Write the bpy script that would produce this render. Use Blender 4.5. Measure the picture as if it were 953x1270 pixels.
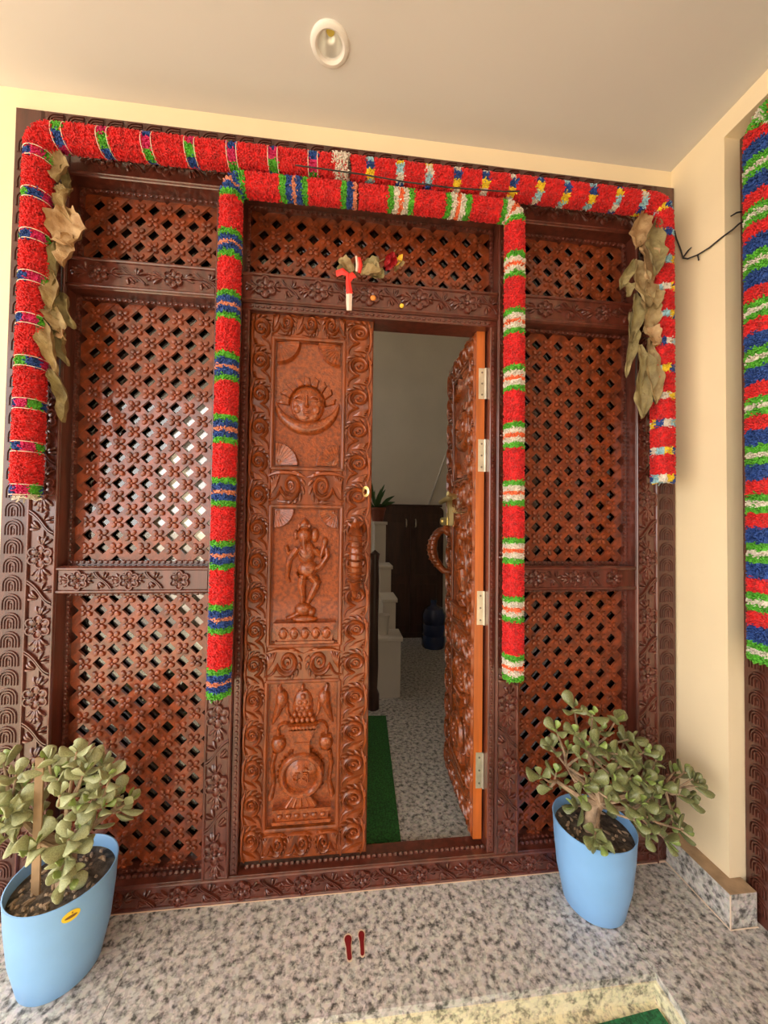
import bpy, math, random
import numpy as np
from mathutils import Vector, Matrix

random.seed(7)
rng = np.random.default_rng(7)
scene = bpy.context.scene
COL = scene.collection
for o in list(bpy.data.objects):
    bpy.data.objects.remove(o)

# ------------------------------------------------------------------ camera
XC = 0.107                      # middle of the carved entrance
CAM = Vector((0.0, -1.38, 1.3414))
pitch, yaw, roll = math.radians(1.307), math.radians(6.319), math.radians(0.775)
fwd = Vector((math.sin(yaw)*math.cos(pitch), math.cos(yaw)*math.cos(pitch), math.sin(pitch)))
rt = Vector((math.cos(yaw), -math.sin(yaw), 0))
up = rt.cross(fwd)
r2 = math.cos(roll)*rt + math.sin(roll)*up
u2 = -math.sin(roll)*rt + math.cos(roll)*up
cd = bpy.data.cameras.new('camera'); cam = bpy.data.objects.new('camera', cd); COL.objects.link(cam)
m = Matrix.Identity(4)
for i in range(3):
    m[i][0], m[i][1], m[i][2], m[i][3] = r2[i], u2[i], -fwd[i], CAM[i]
cam.matrix_world = m
cd.sensor_fit = 'VERTICAL'; cd.sensor_height = 24.0; cd.lens = 461.4/1270*24.0
cd.clip_start = 0.02; cd.clip_end = 200
scene.camera = cam

# ------------------------------------------------------------------ world, sun, exposure
w = bpy.data.worlds.new('sky'); scene.world = w; w.use_nodes = True
bg = w.node_tree.nodes['Background']
bg.inputs[0].default_value = (1.0, 0.965, 0.92, 1); bg.inputs[1].default_value = 3.9
sd = bpy.data.lights.new('sun', 'SUN'); sun = bpy.data.objects.new('sun', sd); COL.objects.link(sun)
sd.energy = 6.0; sd.angle = math.radians(2); sd.color = (1.0, 0.86, 0.66)
sun.rotation_euler = Vector((0.45, 0.55, -1.0)).to_track_quat('-Z', 'Y').to_euler()
sun.location = (-4, -6, 8)
vs = scene.view_settings
vs.view_transform = 'Standard'; vs.look = 'None'; vs.gamma = 1.0; vs.use_curve_mapping = False
vs.exposure = 0.15

# ------------------------------------------------------------------ materials
def mat(name, col, rough=0.5, var=0.0, scale=8.0, stretch=(1, 1, 1), coat=0.0, metal=0.0, col2=None, bump=0.0, bscale=60, spec=0.5, sheen=0.0, sss=0.0, croughness=0.10):
    M = bpy.data.materials.new(name); M.use_nodes = True
    nt = M.node_tree; b = nt.nodes['Principled BSDF']
    b.inputs['Roughness'].default_value = rough; b.inputs['Metallic'].default_value = metal
    b.inputs['Specular IOR Level'].default_value = spec
    b.inputs['Coat Weight'].default_value = coat; b.inputs['Coat Roughness'].default_value = croughness
    if sheen: b.inputs['Sheen Weight'].default_value = sheen
    if sss:
        b.inputs['Subsurface Weight'].default_value = sss; b.inputs['Subsurface Scale'].default_value = 0.01
    b.inputs['Base Color'].default_value = (*col, 1)
    if var > 0 or col2 or bump:
        tc = nt.nodes.new('ShaderNodeTexCoord'); mp = nt.nodes.new('ShaderNodeMapping')
        mp.inputs['Scale'].default_value = stretch
        nt.links.new(tc.outputs['Object'], mp.inputs[0])
    if var > 0 or col2:
        n = nt.nodes.new('ShaderNodeTexNoise'); n.inputs['Scale'].default_value = scale; n.inputs['Detail'].default_value = 5
        nt.links.new(mp.outputs[0], n.inputs['Vector'])
        r = nt.nodes.new('ShaderNodeValToRGB')
        a = col2 if col2 else tuple(max(0, c*(1-var)) for c in col)
        bb = col if col2 else tuple(min(1, c*(1+var)) for c in col)
        r.color_ramp.elements[0].position = 0.35; r.color_ramp.elements[1].position = 0.65
        r.color_ramp.elements[0].color = (*a, 1); r.color_ramp.elements[1].color = (*bb, 1)
        nt.links.new(n.outputs['Fac'], r.inputs[0]); nt.links.new(r.outputs[0], b.inputs['Base Color'])
    if bump:
        n2 = nt.nodes.new('ShaderNodeTexNoise'); n2.inputs['Scale'].default_value = bscale; n2.inputs['Detail'].default_value = 3
        nt.links.new(mp.outputs[0], n2.inputs['Vector'])
        bp = nt.nodes.new('ShaderNodeBump'); bp.inputs['Strength'].default_value = bump; bp.inputs['Distance'].default_value = 0.01
        nt.links.new(n2.outputs['Fac'], bp.inputs['Height']); nt.links.new(bp.outputs[0], b.inputs['Normal'])
    return M

def granite(name, light, midc, dark, sc=1.0, cream=False):
    M = bpy.data.materials.new(name); M.use_nodes = True
    nt = M.node_tree; b = nt.nodes['Principled BSDF']; L = nt.links
    tc = nt.nodes.new('ShaderNodeTexCoord')
    n = nt.nodes.new('ShaderNodeTexNoise'); n.inputs['Scale'].default_value = 46*sc; n.inputs['Detail'].default_value = 4; n.inputs['Roughness'].default_value = 0.65
    L.new(tc.outputs['Object'], n.inputs['Vector'])
    r = nt.nodes.new('ShaderNodeValToRGB'); cr = r.color_ramp
    cr.elements[0].position = 0.36; cr.elements[0].color = (*dark, 1)
    cr.elements[1].position = 0.56; cr.elements[1].color = (*light, 1)
    e = cr.elements.new(0.46); e.color = (*midc, 1)
    L.new(n.outputs['Fac'], r.inputs[0])
    n2 = nt.nodes.new('ShaderNodeTexVoronoi'); n2.inputs['Scale'].default_value = 95*sc
    L.new(tc.outputs['Object'], n2.inputs['Vector'])
    mx = nt.nodes.new('ShaderNodeMixRGB'); mx.blend_type = 'OVERLAY'; mx.inputs[0].default_value = 0.35
    L.new(r.outputs[0], mx.inputs[1]); L.new(n2.outputs['Color'], mx.inputs[2])
    hs = nt.nodes.new('ShaderNodeHueSaturation'); hs.inputs['Saturation'].default_value = 0.16
    L.new(mx.outputs[0], hs.inputs['Color'])
    m3 = nt.nodes.new('ShaderNodeMixRGB'); m3.blend_type = 'MULTIPLY'; m3.inputs[0].default_value = 1.0
    m3.inputs[2].default_value = (1.0, 0.955, 0.90, 1)
    m3.inputs[2].default_value = (1.0, 0.95, 0.89, 1) if not cream else (1.0, 0.93, 0.68, 1)  # the cream tint paints warm light into the stone
    L.new(hs.outputs[0], m3.inputs[1]); L.new(m3.outputs[0], b.inputs['Base Color'])
    b.inputs['Roughness'].default_value = 0.42
    return M

G_STONE = granite('granite', (0.56, 0.54, 0.51), (0.36, 0.345, 0.33), (0.085, 0.085, 0.09))
G_LIT = granite('warm_lit_granite', (0.82, 0.78, 0.62), (0.60, 0.56, 0.43), (0.24, 0.225, 0.17), cream=True)  # the floor granite again, coloured as if lit warm from outside
CREAM = mat('cream_paint', (0.95, 0.785, 0.53), 0.55, var=0.03, scale=3, bump=0.05, bscale=25)
CEIL = mat('ceiling_paint', (0.67, 0.635, 0.615), 0.7, var=0.02, scale=2)
INWALL = mat('inner_wall_paint', (0.84, 0.77, 0.65), 0.7, var=0.04, scale=2)
GROUT = mat('grout', (0.62, 0.42, 0.30), 0.8)
WOOD_D = mat('dark_varnished_wood', (0.105, 0.022, 0.012), 0.36, var=0.35, scale=6, stretch=(6, 6, 0.8), coat=1.0, croughness=0.08, bump=0.08, bscale=40)
WOOD_B = mat('border_wood', (0.080, 0.021, 0.013), 0.38, var=0.35, scale=6, stretch=(6, 6, 0.8), coat=0.6, bump=0.08, bscale=40)
WOOD_L = mat('lattice_wood', (0.205, 0.038, 0.009), 0.42, var=0.4, scale=30, coat=1.0, spec=0.35, croughness=0.07, bump=0.2, bscale=120)
WOOD_O = mat('door_wood', (0.205, 0.040, 0.005), 0.45, var=0.40, scale=5, stretch=(7, 7, 0.9), coat=1.0, spec=0.3, croughness=0.07, bump=0.10, bscale=45)
WOOD_P = mat('door_panel_wood', (0.275, 0.053, 0.005), 0.45, var=0.38, scale=70, coat=1.0, spec=0.3, croughness=0.08, bump=0.5, bscale=160)
WOOD_E = mat('door_edge_wood', (0.50, 0.115, 0.014), 0.4, var=0.2, scale=5, stretch=(9, 9, 0.6), coat=0.3)
BRASS = mat('brass', (0.80, 0.66, 0.30), 0.28, metal=0.9)
STEEL = mat('brushed_steel', (0.72, 0.66, 0.54), 0.35, metal=0.8, var=0.1, scale=30)
SCREW = mat('screw_metal', (0.25, 0.22, 0.18), 0.4, metal=0.8)
RED = mat('red_yarn', (0.68, 0.010, 0.012), 0.75, var=0.25, scale=60, sheen=0.15)
GREEN = mat('green_yarn', (0.10, 0.42, 0.03), 0.75, var=0.3, scale=60)
BLUE = mat('blue_yarn', (0.025, 0.075, 0.30), 0.75, var=0.35, scale=60)
MAGENTA = mat('magenta_yarn', (0.62, 0.02, 0.13), 0.75, var=0.25, scale=60)
WHITE = mat('white_yarn', (0.74, 0.67, 0.58), 0.75, var=0.12, scale=60)
ORANGE = mat('orange_yarn', (0.85, 0.17, 0.06), 0.75, var=0.2, scale=60)
PEACH = mat('peach_yarn', (0.75, 0.28, 0.17), 0.75, var=0.2, scale=60)
YELLOW = mat('yellow_yarn', (0.90, 0.62, 0.03), 0.75, var=0.2, scale=60)
SKYB = mat('sky_yarn', (0.34, 0.58, 0.66), 0.75, var=0.2, scale=60)
YARN = dict(red=RED, green=GREEN, blue=BLUE, magenta=MAGENTA, white=WHITE, orange=ORANGE, peach=PEACH, yellow=YELLOW, sky=SKYB)
DRY = mat('dry_leaf', (0.44, 0.33, 0.16), 0.65, col2=(0.24, 0.15, 0.06), scale=22, bump=0.7, bscale=45)
DRYG = mat('dry_olive_leaf', (0.33, 0.27, 0.12), 0.65, col2=(0.19, 0.14, 0.06), scale=22, bump=0.7, bscale=45)
DRYP = mat('dry_peach_leaf', (0.50, 0.33, 0.17), 0.65, col2=(0.31, 0.17, 0.07), scale=22, bump=0.7, bscale=45)
POTB = mat('blue_plastic', (0.25, 0.50, 0.88), 0.42, var=0.05, scale=5)
SOIL = mat('soil', (0.10, 0.075, 0.055), 0.95, var=0.6, scale=40, bump=0.9, bscale=70)
JADE = mat('jade_leaf', (0.185, 0.205, 0.080), 0.38, var=0.3, scale=20, coat=0.15)
JADE2 = mat('young_jade_leaf', (0.25, 0.34, 0.09), 0.34, var=0.2, scale=20, coat=0.2)
JADEP = mat('dusty_jade_leaf', (0.36, 0.385, 0.20), 0.45, var=0.22, scale=20)
BARK = mat('jade_bark', (0.36, 0.25, 0.16), 0.8, var=0.4, scale=25, bump=0.5, bscale=60)
STICK = mat('wooden_stake', (0.33, 0.21, 0.11), 0.7, var=0.3, scale=10)
STICKER = mat('sticker_yellow', (0.93, 0.66, 0.03), 0.4)
STICKD = mat('sticker_brown', (0.22, 0.10, 0.02), 0.5)
FOOTRED = mat('footprint_red', (0.22, 0.012, 0.014), 0.45)
FOOTRIM = mat('footprint_rim', (0.72, 0.56, 0.40), 0.5)
TURF = mat('green_turf', (0.012, 0.13, 0.045), 0.9, var=0.5, scale=120, bump=0.8, bscale=150)
TURFD = mat('dark_green_turf', (0.02, 0.12, 0.02), 0.9, var=0.5, scale=120, bump=0.8, bscale=150)
PLASTW = mat('white_plastic', (0.82, 0.78, 0.74), 0.35)
REFLEC = mat('lamp_reflector', (0.75, 0.73, 0.70), 0.3, metal=0.5)
LEDY = mat('led_chip', (0.75, 0.58, 0.10), 0.4)
WIREB = mat('black_wire', (0.03, 0.027, 0.025), 0.5)
RIBR = mat('red_ribbon', (0.85, 0.035, 0.025), 0.5)
RIBW = mat('white_ribbon', (0.85, 0.66, 0.58), 0.6)
DARKRED = mat('dried_rose', (0.35, 0.006, 0.012), 0.6, var=0.4, scale=40)
MARIG = mat('yellow_dab', (0.95, 0.62, 0.06), 0.6)
ORDAB = mat('orange_dab', (0.85, 0.30, 0.06), 0.6)
WHITEP = mat('white_paint', (0.70, 0.64, 0.55), 0.5, var=0.04, scale=4)
CABW = mat('cabinet_wood', (0.055, 0.022, 0.014), 0.4, var=0.3, scale=5, stretch=(5, 5, .7), coat=0.2)
TERRA = mat('brown_pot', (0.20, 0.05, 0.025), 0.6)
PLANTG = mat('house_leaf', (0.06, 0.14, 0.04), 0.5)
BOTTLE = mat('navy_plastic', (0.012, 0.03, 0.10), 0.25, coat=0.3)
EARTH = mat('outside_paving', (0.55, 0.48, 0.40), 0.9, var=0.15, scale=2)
ADDEDW = mat('added_yard_wall', (0.22, 0.17, 0.13), 0.9, var=0.2, scale=2)
MORTAR = mat('brown_mortar', (0.40, 0.27, 0.16), 0.9, var=0.2, scale=20)
THREAD = mat('thread', (0.78, 0.62, 0.48), 0.8)

def glass_mat():
    M = bpy.data.materials.new('window_glass'); M.use_nodes = True
    nt = M.node_tree; nt.nodes.clear()
    o = nt.nodes.new('ShaderNodeOutputMaterial'); mx = nt.nodes.new('ShaderNodeMixShader')
    t = nt.nodes.new('ShaderNodeBsdfTransparent'); t.inputs[0].default_value = (0.9, 0.9, 0.88, 1)
    g = nt.nodes.new('ShaderNodeBsdfGlossy'); g.inputs['Roughness'].default_value = 0.03
    f = nt.nodes.new('ShaderNodeFresnel'); f.inputs[0].default_value = 2.3
    nt.links.new(f.outputs[0], mx.inputs[0]); nt.links.new(t.outputs[0], mx.inputs[1]); nt.links.new(g.outputs[0], mx.inputs[2])
    nt.links.new(mx.outputs[0], o.inputs[0]); return M
GLASS = glass_mat()

# ------------------------------------------------------------------ mesh helpers
class MB:
    def __init__(s): s.v = []; s.f = []; s.mi = []
    def add(s, vs, fs, mi=0):
        n = len(s.v); s.v += [tuple(p) for p in vs]; s.f += [tuple(i+n for i in f) for f in fs]; s.mi += [mi]*len(fs); return s
    def box(s, x0, x1, y0, y1, z0, z1, c=0.0, mi=0):
        # front (low y) face chamfered by c
        v = [(x0+c, y0, z0+c), (x1-c, y0, z0+c), (x1-c, y0, z1-c), (x0+c, y0, z1-c)]
        if c:
            v += [(x0, y0+c, z0), (x1, y0+c, z0), (x1, y0+c, z1), (x0, y0+c, z1)]
        v += [(x0, y1, z0), (x1, y1, z0), (x1, y1, z1), (x0, y1, z1)]
        k = len(v)//4; f = [(0, 1, 2, 3)]
        for a in range(k-1):
            for i in range(4):
                j = (i+1) % 4; f.append((a*4+j, a*4+i, a*4+4+i, a*4+4+j))
        b = (k-1)*4; f.append((b+3, b+2, b+1, b))
        return s.add(v, f, mi)
    def prism(s, poly, y0, y1, mi=0):       # polygon in x,z (counter-clockwise seen from -y)
        n = len(poly)
        v = [(p[0], y0, p[1]) for p in poly] + [(p[0], y1, p[1]) for p in poly]
        f = [tuple(range(n)), tuple(range(2*n-1, n-1, -1))]
        for i in range(n):
            j = (i+1) % n; f.append((j, i, n+i, n+j))
        return s.add(v, f, mi)
    def ridge(s, pts, wid, h, base=0.0, n=5, mi=0):   # raised moulding along 2D points (x,z), out of the wall (-y)
        P = np.array(pts, float); N = len(P)
        W = np.full(N, wid) if np.isscalar(wid) else np.interp(np.linspace(0, 1, N), np.linspace(0, 1, len(wid)), wid)
        H = np.full(N, h) if np.isscalar(h) else np.interp(np.linspace(0, 1, N), np.linspace(0, 1, len(h)), h)
        B = np.full(N, base) if np.isscalar(base) else np.interp(np.linspace(0, 1, N), np.linspace(0, 1, len(base)), base)
        T = np.gradient(P, axis=0); T /= (np.linalg.norm(T, axis=1)[:, None]+1e-9)
        Q = np.stack([-T[:, 1], T[:, 0]], 1)
        v = []
        for i in range(N):
            for k in range(n):
                a = math.pi*k/(n-1)
                p = P[i]+Q[i]*W[i]*math.cos(a)
                v.append((p[0], -(B[i]+H[i]*math.sin(a)), p[1]))
        f = []
        for i in range(N-1):
            for k in range(n-1):
                a = i*n+k; f.append((a, a+n, a+n+1, a+1))
        f.append(tuple(range(n))); f.append(tuple(range(N*n-1, (N-1)*n-1, -1)))
        return s.add(v, f, mi)
    def dome(s, out, h, base=0.0, rings=4, cen=None, power=1.0, mi=0):
        O = np.array(out, float); c = O.mean(0) if cen is None else np.array(cen, float)
        n = len(O); v = [(p[0], -(base-0.003), p[1]) for p in O]
        for k in range(rings):
            a = math.pi/2*k/rings
            for p in O:
                q = c+(p-c)*math.cos(a); v.append((q[0], -(base+h*math.sin(a)**power), q[1]))
        v.append((c[0], -(base+h), c[1]))
        f = []
        for k in range(rings):
            for i in range(n):
                j = (i+1) % n; f.append((k*n+i, k*n+j, (k+1)*n+j, (k+1)*n+i))
        t = rings*n
        for i in range(n): f.append((t+i, t+(i+1) % n, len(v)-1))
        return s.add(v, f, mi)
    def lathe(s, prof, n=24, cen=(0, 0), mi=0, cap=False):
        v = []; f = []; m_ = len(prof)
        for r, z in prof:
            for k in range(n):
                a = 2*math.pi*k/n; v.append((cen[0]+r*math.cos(a), cen[1]+r*math.sin(a), z))
        for i in range(m_-1):
            for k in range(n):
                j = (k+1) % n; f.append((i*n+k, i*n+j, (i+1)*n+j, (i+1)*n+k))
        if cap:
            f.append(tuple(range(n-1, -1, -1))); f.append(tuple((m_-1)*n+k for k in range(n)))
        return s.add(v, f, mi)
    def tube(s, pts, rad, n=6, mi=0):
        P = np.array(pts, float); N = len(P)
        Rr = np.full(N, rad) if np.isscalar(rad) else np.interp(np.linspace(0, 1, N), np.linspace(0, 1, len(rad)), rad)
        T = np.gradient(P, axis=0); T /= (np.linalg.norm(T, axis=1)[:, None]+1e-9)
        ref = np.array([0.31, 0.9, 0.2]); v = []
        for i in range(N):
            a = np.cross(T[i], ref); a /= np.linalg.norm(a)+1e-9; b = np.cross(T[i], a)
            for k in range(n):
                t = 2*math.pi*k/n; v.append(P[i]+Rr[i]*(a*math.cos(t)+b*math.sin(t)))
        f = []
        for i in range(N-1):
            for k in range(n):
                j = (k+1) % n; f.append((i*n+k, i*n+j, (i+1)*n+j, (i+1)*n+k))
        f.append(tuple(range(n-1, -1, -1))); f.append(tuple((N-1)*n+k for k in range(n)))
        return s.add(v, f, mi)
    def mesh(s, name, mats, smooth=True, angle=40):
        me = bpy.data.meshes.new(name); me.from_pydata([tuple(map(float, p)) for p in s.v], [], s.f)
        for q in (mats if isinstance(mats, (list, tuple)) else [mats]): me.materials.append(q)
        if any(s.mi): me.polygons.foreach_set('material_index', s.mi)
        if smooth:
            me.polygons.foreach_set('use_smooth', [True]*len(me.polygons)); me.set_sharp_from_angle(angle=math.radians(angle))
        me.update(); return me
    def build(s, name, mats, parent=None, loc=(0, 0, 0), smooth=True, angle=40):
        return link(name, s.mesh(name, mats, smooth, angle), parent, loc)

def link(name, me, parent=None, loc=(0, 0, 0), rot=(0, 0, 0), scale=(1, 1, 1)):
    o = bpy.data.objects.new(name, me); COL.objects.link(o)
    o.location = loc; o.rotation_euler = rot; o.scale = scale
    if parent: o.parent = parent
    return o
def tag(o, label, cat, group=None):
    o['label'] = label; o['category'] = cat
    if group: o['group'] = group
    return o
def struct(o): o['kind'] = 'structure'; return o
def stuff(o): o['kind'] = 'stuff'; return o
def thing(name, label, cat, loc=(0, 0, 0), group=None, rot=(0, 0, 0)):
    return tag(link(name, None, None, loc, rot), label, cat, group)
def circ(cx, cz, r, n=20, rz=None, a0=0, a1=2*math.pi):
    rz = r if rz is None else rz
    return [(cx+r*math.cos(a0+(a1-a0)*i/n), cz+rz*math.sin(a0+(a1-a0)*i/n)) for i in range(n)]
def arc(cx, cz, r, a0, a1, n=12, r1=None):
    r1 = r if r1 is None else r1
    return [(cx+(r+(r1-r)*i/(n-1))*math.cos(math.radians(a0+(a1-a0)*i/(n-1))), cz+(r+(r1-r)*i/(n-1))*math.sin(math.radians(a0+(a1-a0)*i/(n-1)))) for i in range(n)]
def bez(p0, p1, p2, p3, n=10):
    o = []
    for i in range(n):
        t = i/(n-1); u = 1-t
        o.append(tuple(u**3*a+3*u*u*t*b+3*u*t*t*c+t**3*d for a, b, c, d in zip(p0, p1, p2, p3)))
    return o

# ------------------------------------------------------------------ the setting: floors, ceiling, walls
EDGE_Y = -0.335; WING_X = 0.952; LOW_Z = -0.078
CEIL_Z = 2.833; WALL_X = 1.358
base = struct(MB().box(-2.9, 1.6, EDGE_Y+.004, 0.25, -0.3, -0.02).box(WING_X+.004, 1.6, -3.4, EDGE_Y+.004, -0.3, -0.02).build('floor', GROUT, smooth=False))
for x0, x1, y0, y1 in ((-2.9, -0.62, EDGE_Y, 0.09), (-0.6185, WING_X, EDGE_Y, 0.09), (WING_X+.0015, 1.5, -1.6, 0.09), (WING_X+.0015, 1.5, -3.4, -1.6015)):
    MB().box(x0, x1, y0, y1, -0.022, 0.0).build('granite_slab', G_STONE, base, smooth=False)
# riser of the step: same granite, warm outside light tinted into its colour
MB().box(-2.9, WING_X+.004, EDGE_Y-.004, EDGE_Y+.012, LOW_Z, -0.022).build('riser', G_LIT, base, smooth=False)
MB().box(WING_X-.006, WING_X+.012, -3.4, EDGE_Y-.004, LOW_Z, -0.022).build('riser', G_LIT, base, smooth=False)
struct(MB().box(-2.9, WING_X+.01, -3.4, EDGE_Y+.01, -0.2, LOW_Z).build('floor', G_LIT, smooth=False))  # lower step: warm light is put into this granite's colour too
struct(MB().box(-30, 30, -40, -3.4, -0.4, -0.25).box(-30, -2.9, -3.4, 5, -0.4, -0.25).build('ground', EARTH, smooth=False))
lx, ly, lr = -0.063, -0.232, 0.041      # cut-out for the recessed lamp
struct(MB().box(-2.9, lx-lr, -3.4, 0.25, CEIL_Z, CEIL_Z+0.15).box(lx+lr, 1.9, -3.4, 0.25, CEIL_Z, CEIL_Z+0.15)
       .box(lx-lr, lx+lr, -3.4, ly-lr, CEIL_Z, CEIL_Z+0.15).box(lx-lr, lx+lr, ly+lr, 0.25, CEIL_Z, CEIL_Z+0.15).build('ceiling', CEIL, smooth=False))
struct(MB().box(-2.1, 9.0, -6.3, -6.0, -0.25, 3.6).build('wall_yard_added', ADDEDW, smooth=False))  # added unseen wall: gives dark reflections and cuts frontal sky light
# front wall around the carved entrance
fx0, fx1, ftop = XC-1.25, XC+1.25, 2.749
struct(MB().box(-2.9, fx0, 0.02, 0.22, -0.02, CEIL_Z+.1).box(fx1, 1.7, 0.02, 0.22, -0.02, CEIL_Z+.1)
       .box(fx0, fx1, 0.02, 0.22, ftop, 4.4).box(-2.9, fx0, 0.02, 0.22, CEIL_Z+.1, 4.4).box(fx1, 1.7, 0.02, 0.22, CEIL_Z+.1, 4.4).build('wall_front', CREAM, smooth=False))
# right wall with the recess of the side door
REC = 1.42
struct(MB().box(WALL_X, 1.75, -0.2, 0.02, -0.02, CEIL_Z).box(WALL_X, 1.75, -1.45, -0.2, 2.752, CEIL_Z)
       .box(WALL_X, 1.75, -3.4, -1.45, -0.02, CEIL_Z).box(1.56, 1.75, -1.45, -0.2, -0.02, 2.752).build('wall_right', CREAM, smooth=False))
bb = struct(MB().box(1.300, WALL_X-.0005, -0.252, -0.006, 0.0, 0.112).box(WALL_X-.0005, REC-.02, -0.252, -0.2005, 0.0, 0.112).build('baseboard_right', G_STONE, smooth=False))
MB().tube([(1.297, -0.006, 0.002), (1.297, -0.255, 0.002), (REC-.02, -0.255, 0.002)], 0.0022, 5).tube([(1.2985, -0.2535, 0.0), (1.2985, -0.2535, 0.112)], 0.0022, 5).build('grout_line', THREAD, bb)
MB().box(1.301, WALL_X-.0005, -0.251, -0.006, 0.112, 0.1145).box(WALL_X-.0005, REC-.02, -0.251, -0.2005, 0.112, 0.1145).build('mortar', MORTAR, bb, smooth=False)
# inside of the house
struct(MB().box(-2.4, 2.4, 0.09, 3.2, -0.1, 0.0).build('floor', G_STONE, smooth=False))
struct(MB().box(-2.5, 2.5, 3.05, 3.2, 0.0, 4.3).build('wall_back', INWALL, smooth=False))
struct(MB().box(-2.5, -2.3, 0.22, 3.05, 0.0, 1.5).box(-2.5, -2.3, 0.22, 3.05, 3.5, 4.3).box(-2.5, -2.3, 0.22, 1.0, 1.5, 3.5).box(-2.5, -2.3, 2.6, 3.05, 1.5, 3.5).box(-2.5, -2.3, 1.0, 1.2, 1.5, 3.5).box(-2.5, -2.3, 1.2, 2.6, 1.5, 2.4).build('wall_left', INWALL, smooth=False))
hw = struct(MB().box(-2.42, -2.36, 1.2, 2.6, 2.4, 2.45).box(-2.42, -2.36, 1.2, 2.6, 3.45, 3.5).box(-2.42, -2.36, 1.2, 1.25, 2.45, 3.45).box(-2.42, -2.36, 2.55, 2.6, 2.45, 3.45).build('added_window_1', WOOD_D, smooth=False))  # hall window added out of view to light the back wall
MB().box(-2.41, -2.37, 1.875, 1.925, 2.45, 3.45).build('mullion', WOOD_D, hw, smooth=False)
struct(MB().box(2.3, 2.5, 0.22, 3.05, 0.0, 4.3).box(1.7, 2.5, 0.02, 0.22, 0, 4.3).build('wall_inner', INWALL, smooth=False))
struct(MB().box(-2.5, 2.5, 0.02, 3.2, 4.3, 4.4).build('ceiling', INWALL, smooth=False))

# ------------------------------------------------------------------ carved motifs (shared meshes, carved out towards -y)
def flower_mb(R=0.041, petals=6):
    b = MB()
    for k in range(petals):
        a = 2*math.pi*k/petals+math.pi/2
        ca, sa = math.cos(a), math.sin(a)
        def tr(p): return (ca*p[0]-sa*p[1], sa*p[0]+ca*p[1])
        out = [tr((0.60*R+0.36*R*math.cos(t), 0.31*R*math.sin(t))) for t in np.linspace(0, 2*math.pi, 11)[:-1]]
        b.dome(out, 0.004, base=0.003, rings=2)
        rim = [tr((0.60*R+0.37*R*math.cos(t), 0.33*R*math.sin(t))) for t in np.linspace(-2.3, 2.3, 9)]
        b.ridge(rim, 0.0042, 0.0115, n=4)
    b.dome(circ(0, 0, 0.20*R, 10), 0.012, rings=3)
    b.dome(circ(0, 0, 0.09*R, 6), 0.016, rings=2)
    return b
FLOWER = flower_mb().mesh('flower_carving', WOOD_D)

def leafspray(b, cx, cz, s, a0, a1, n, h=0.009):
    for k in range(n):
        a = math.radians(a0+(a1-a0)*k/(n-1))
        d = (math.cos(a), math.sin(a)); q = (-d[1], d[0]); sg = 1 if k < n/2 else -1
        pts = [(cx+d[0]*s*t+q[0]*sg*0.16*s*t*t, cz+d[1]*s*t+q[1]*sg*0.16*s*t*t) for t in np.linspace(0.12, 1, 6)]
        b.ridge(pts, [0.0015, 0.005, 0.0062, 0.004], [0.003, h, h*1.15, 0.003], n=4)
def vine_mb(L=0.235, W=0.076):
    b = MB(); hw = W/2
    for off in (-0.0045, 0.0045):       # the double stem that crosses from one flower to the next
        b.ridge(bez((-hw, 0.075+off), (-hw*0.2, 0.085+off), (-hw*0.1, 0.125+off), (hw, 0.150+off), 10), 0.0036, 0.009, n=4)
    b.ridge(bez((0.0, -0.075), (0.006, -0.03), (-0.006, 0.02), (-0.006, 0.098), 8), 0.004, 0.006, n=4)
    leafspray(b, 0, -0.036, 0.040, 215, 325, 5)
    leafspray(b, 0, -0.060, 0.028, 225, 315, 3)
    leafspray(b, -0.004, 0.036, 0.034, 55, 150, 4)
    leafspray(b, 0.006, 0.092, 0.034, -10, 60, 3)
    leafspray(b, -0.004, 0.118, 0.034, 100, 190, 3)
    return b
VINE = vine_mb().mesh('vine_carving', WOOD_D)

def arch_mb():
    b = MB()
    for r in (0.027, 0.018, 0.009):
        pts = [(-r, -0.024)]+arc(0, 0, r, 180, 0, 9)+[(r, -0.024)]
        b.ridge(pts, 0.0036, 0.008, n=4)
    b.dome(circ(0, -0.012, 0.004, 6, 0.012), 0.006, rings=2)
    return b
ARCH = arch_mb().mesh('arch_carving', WOOD_B)

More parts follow.
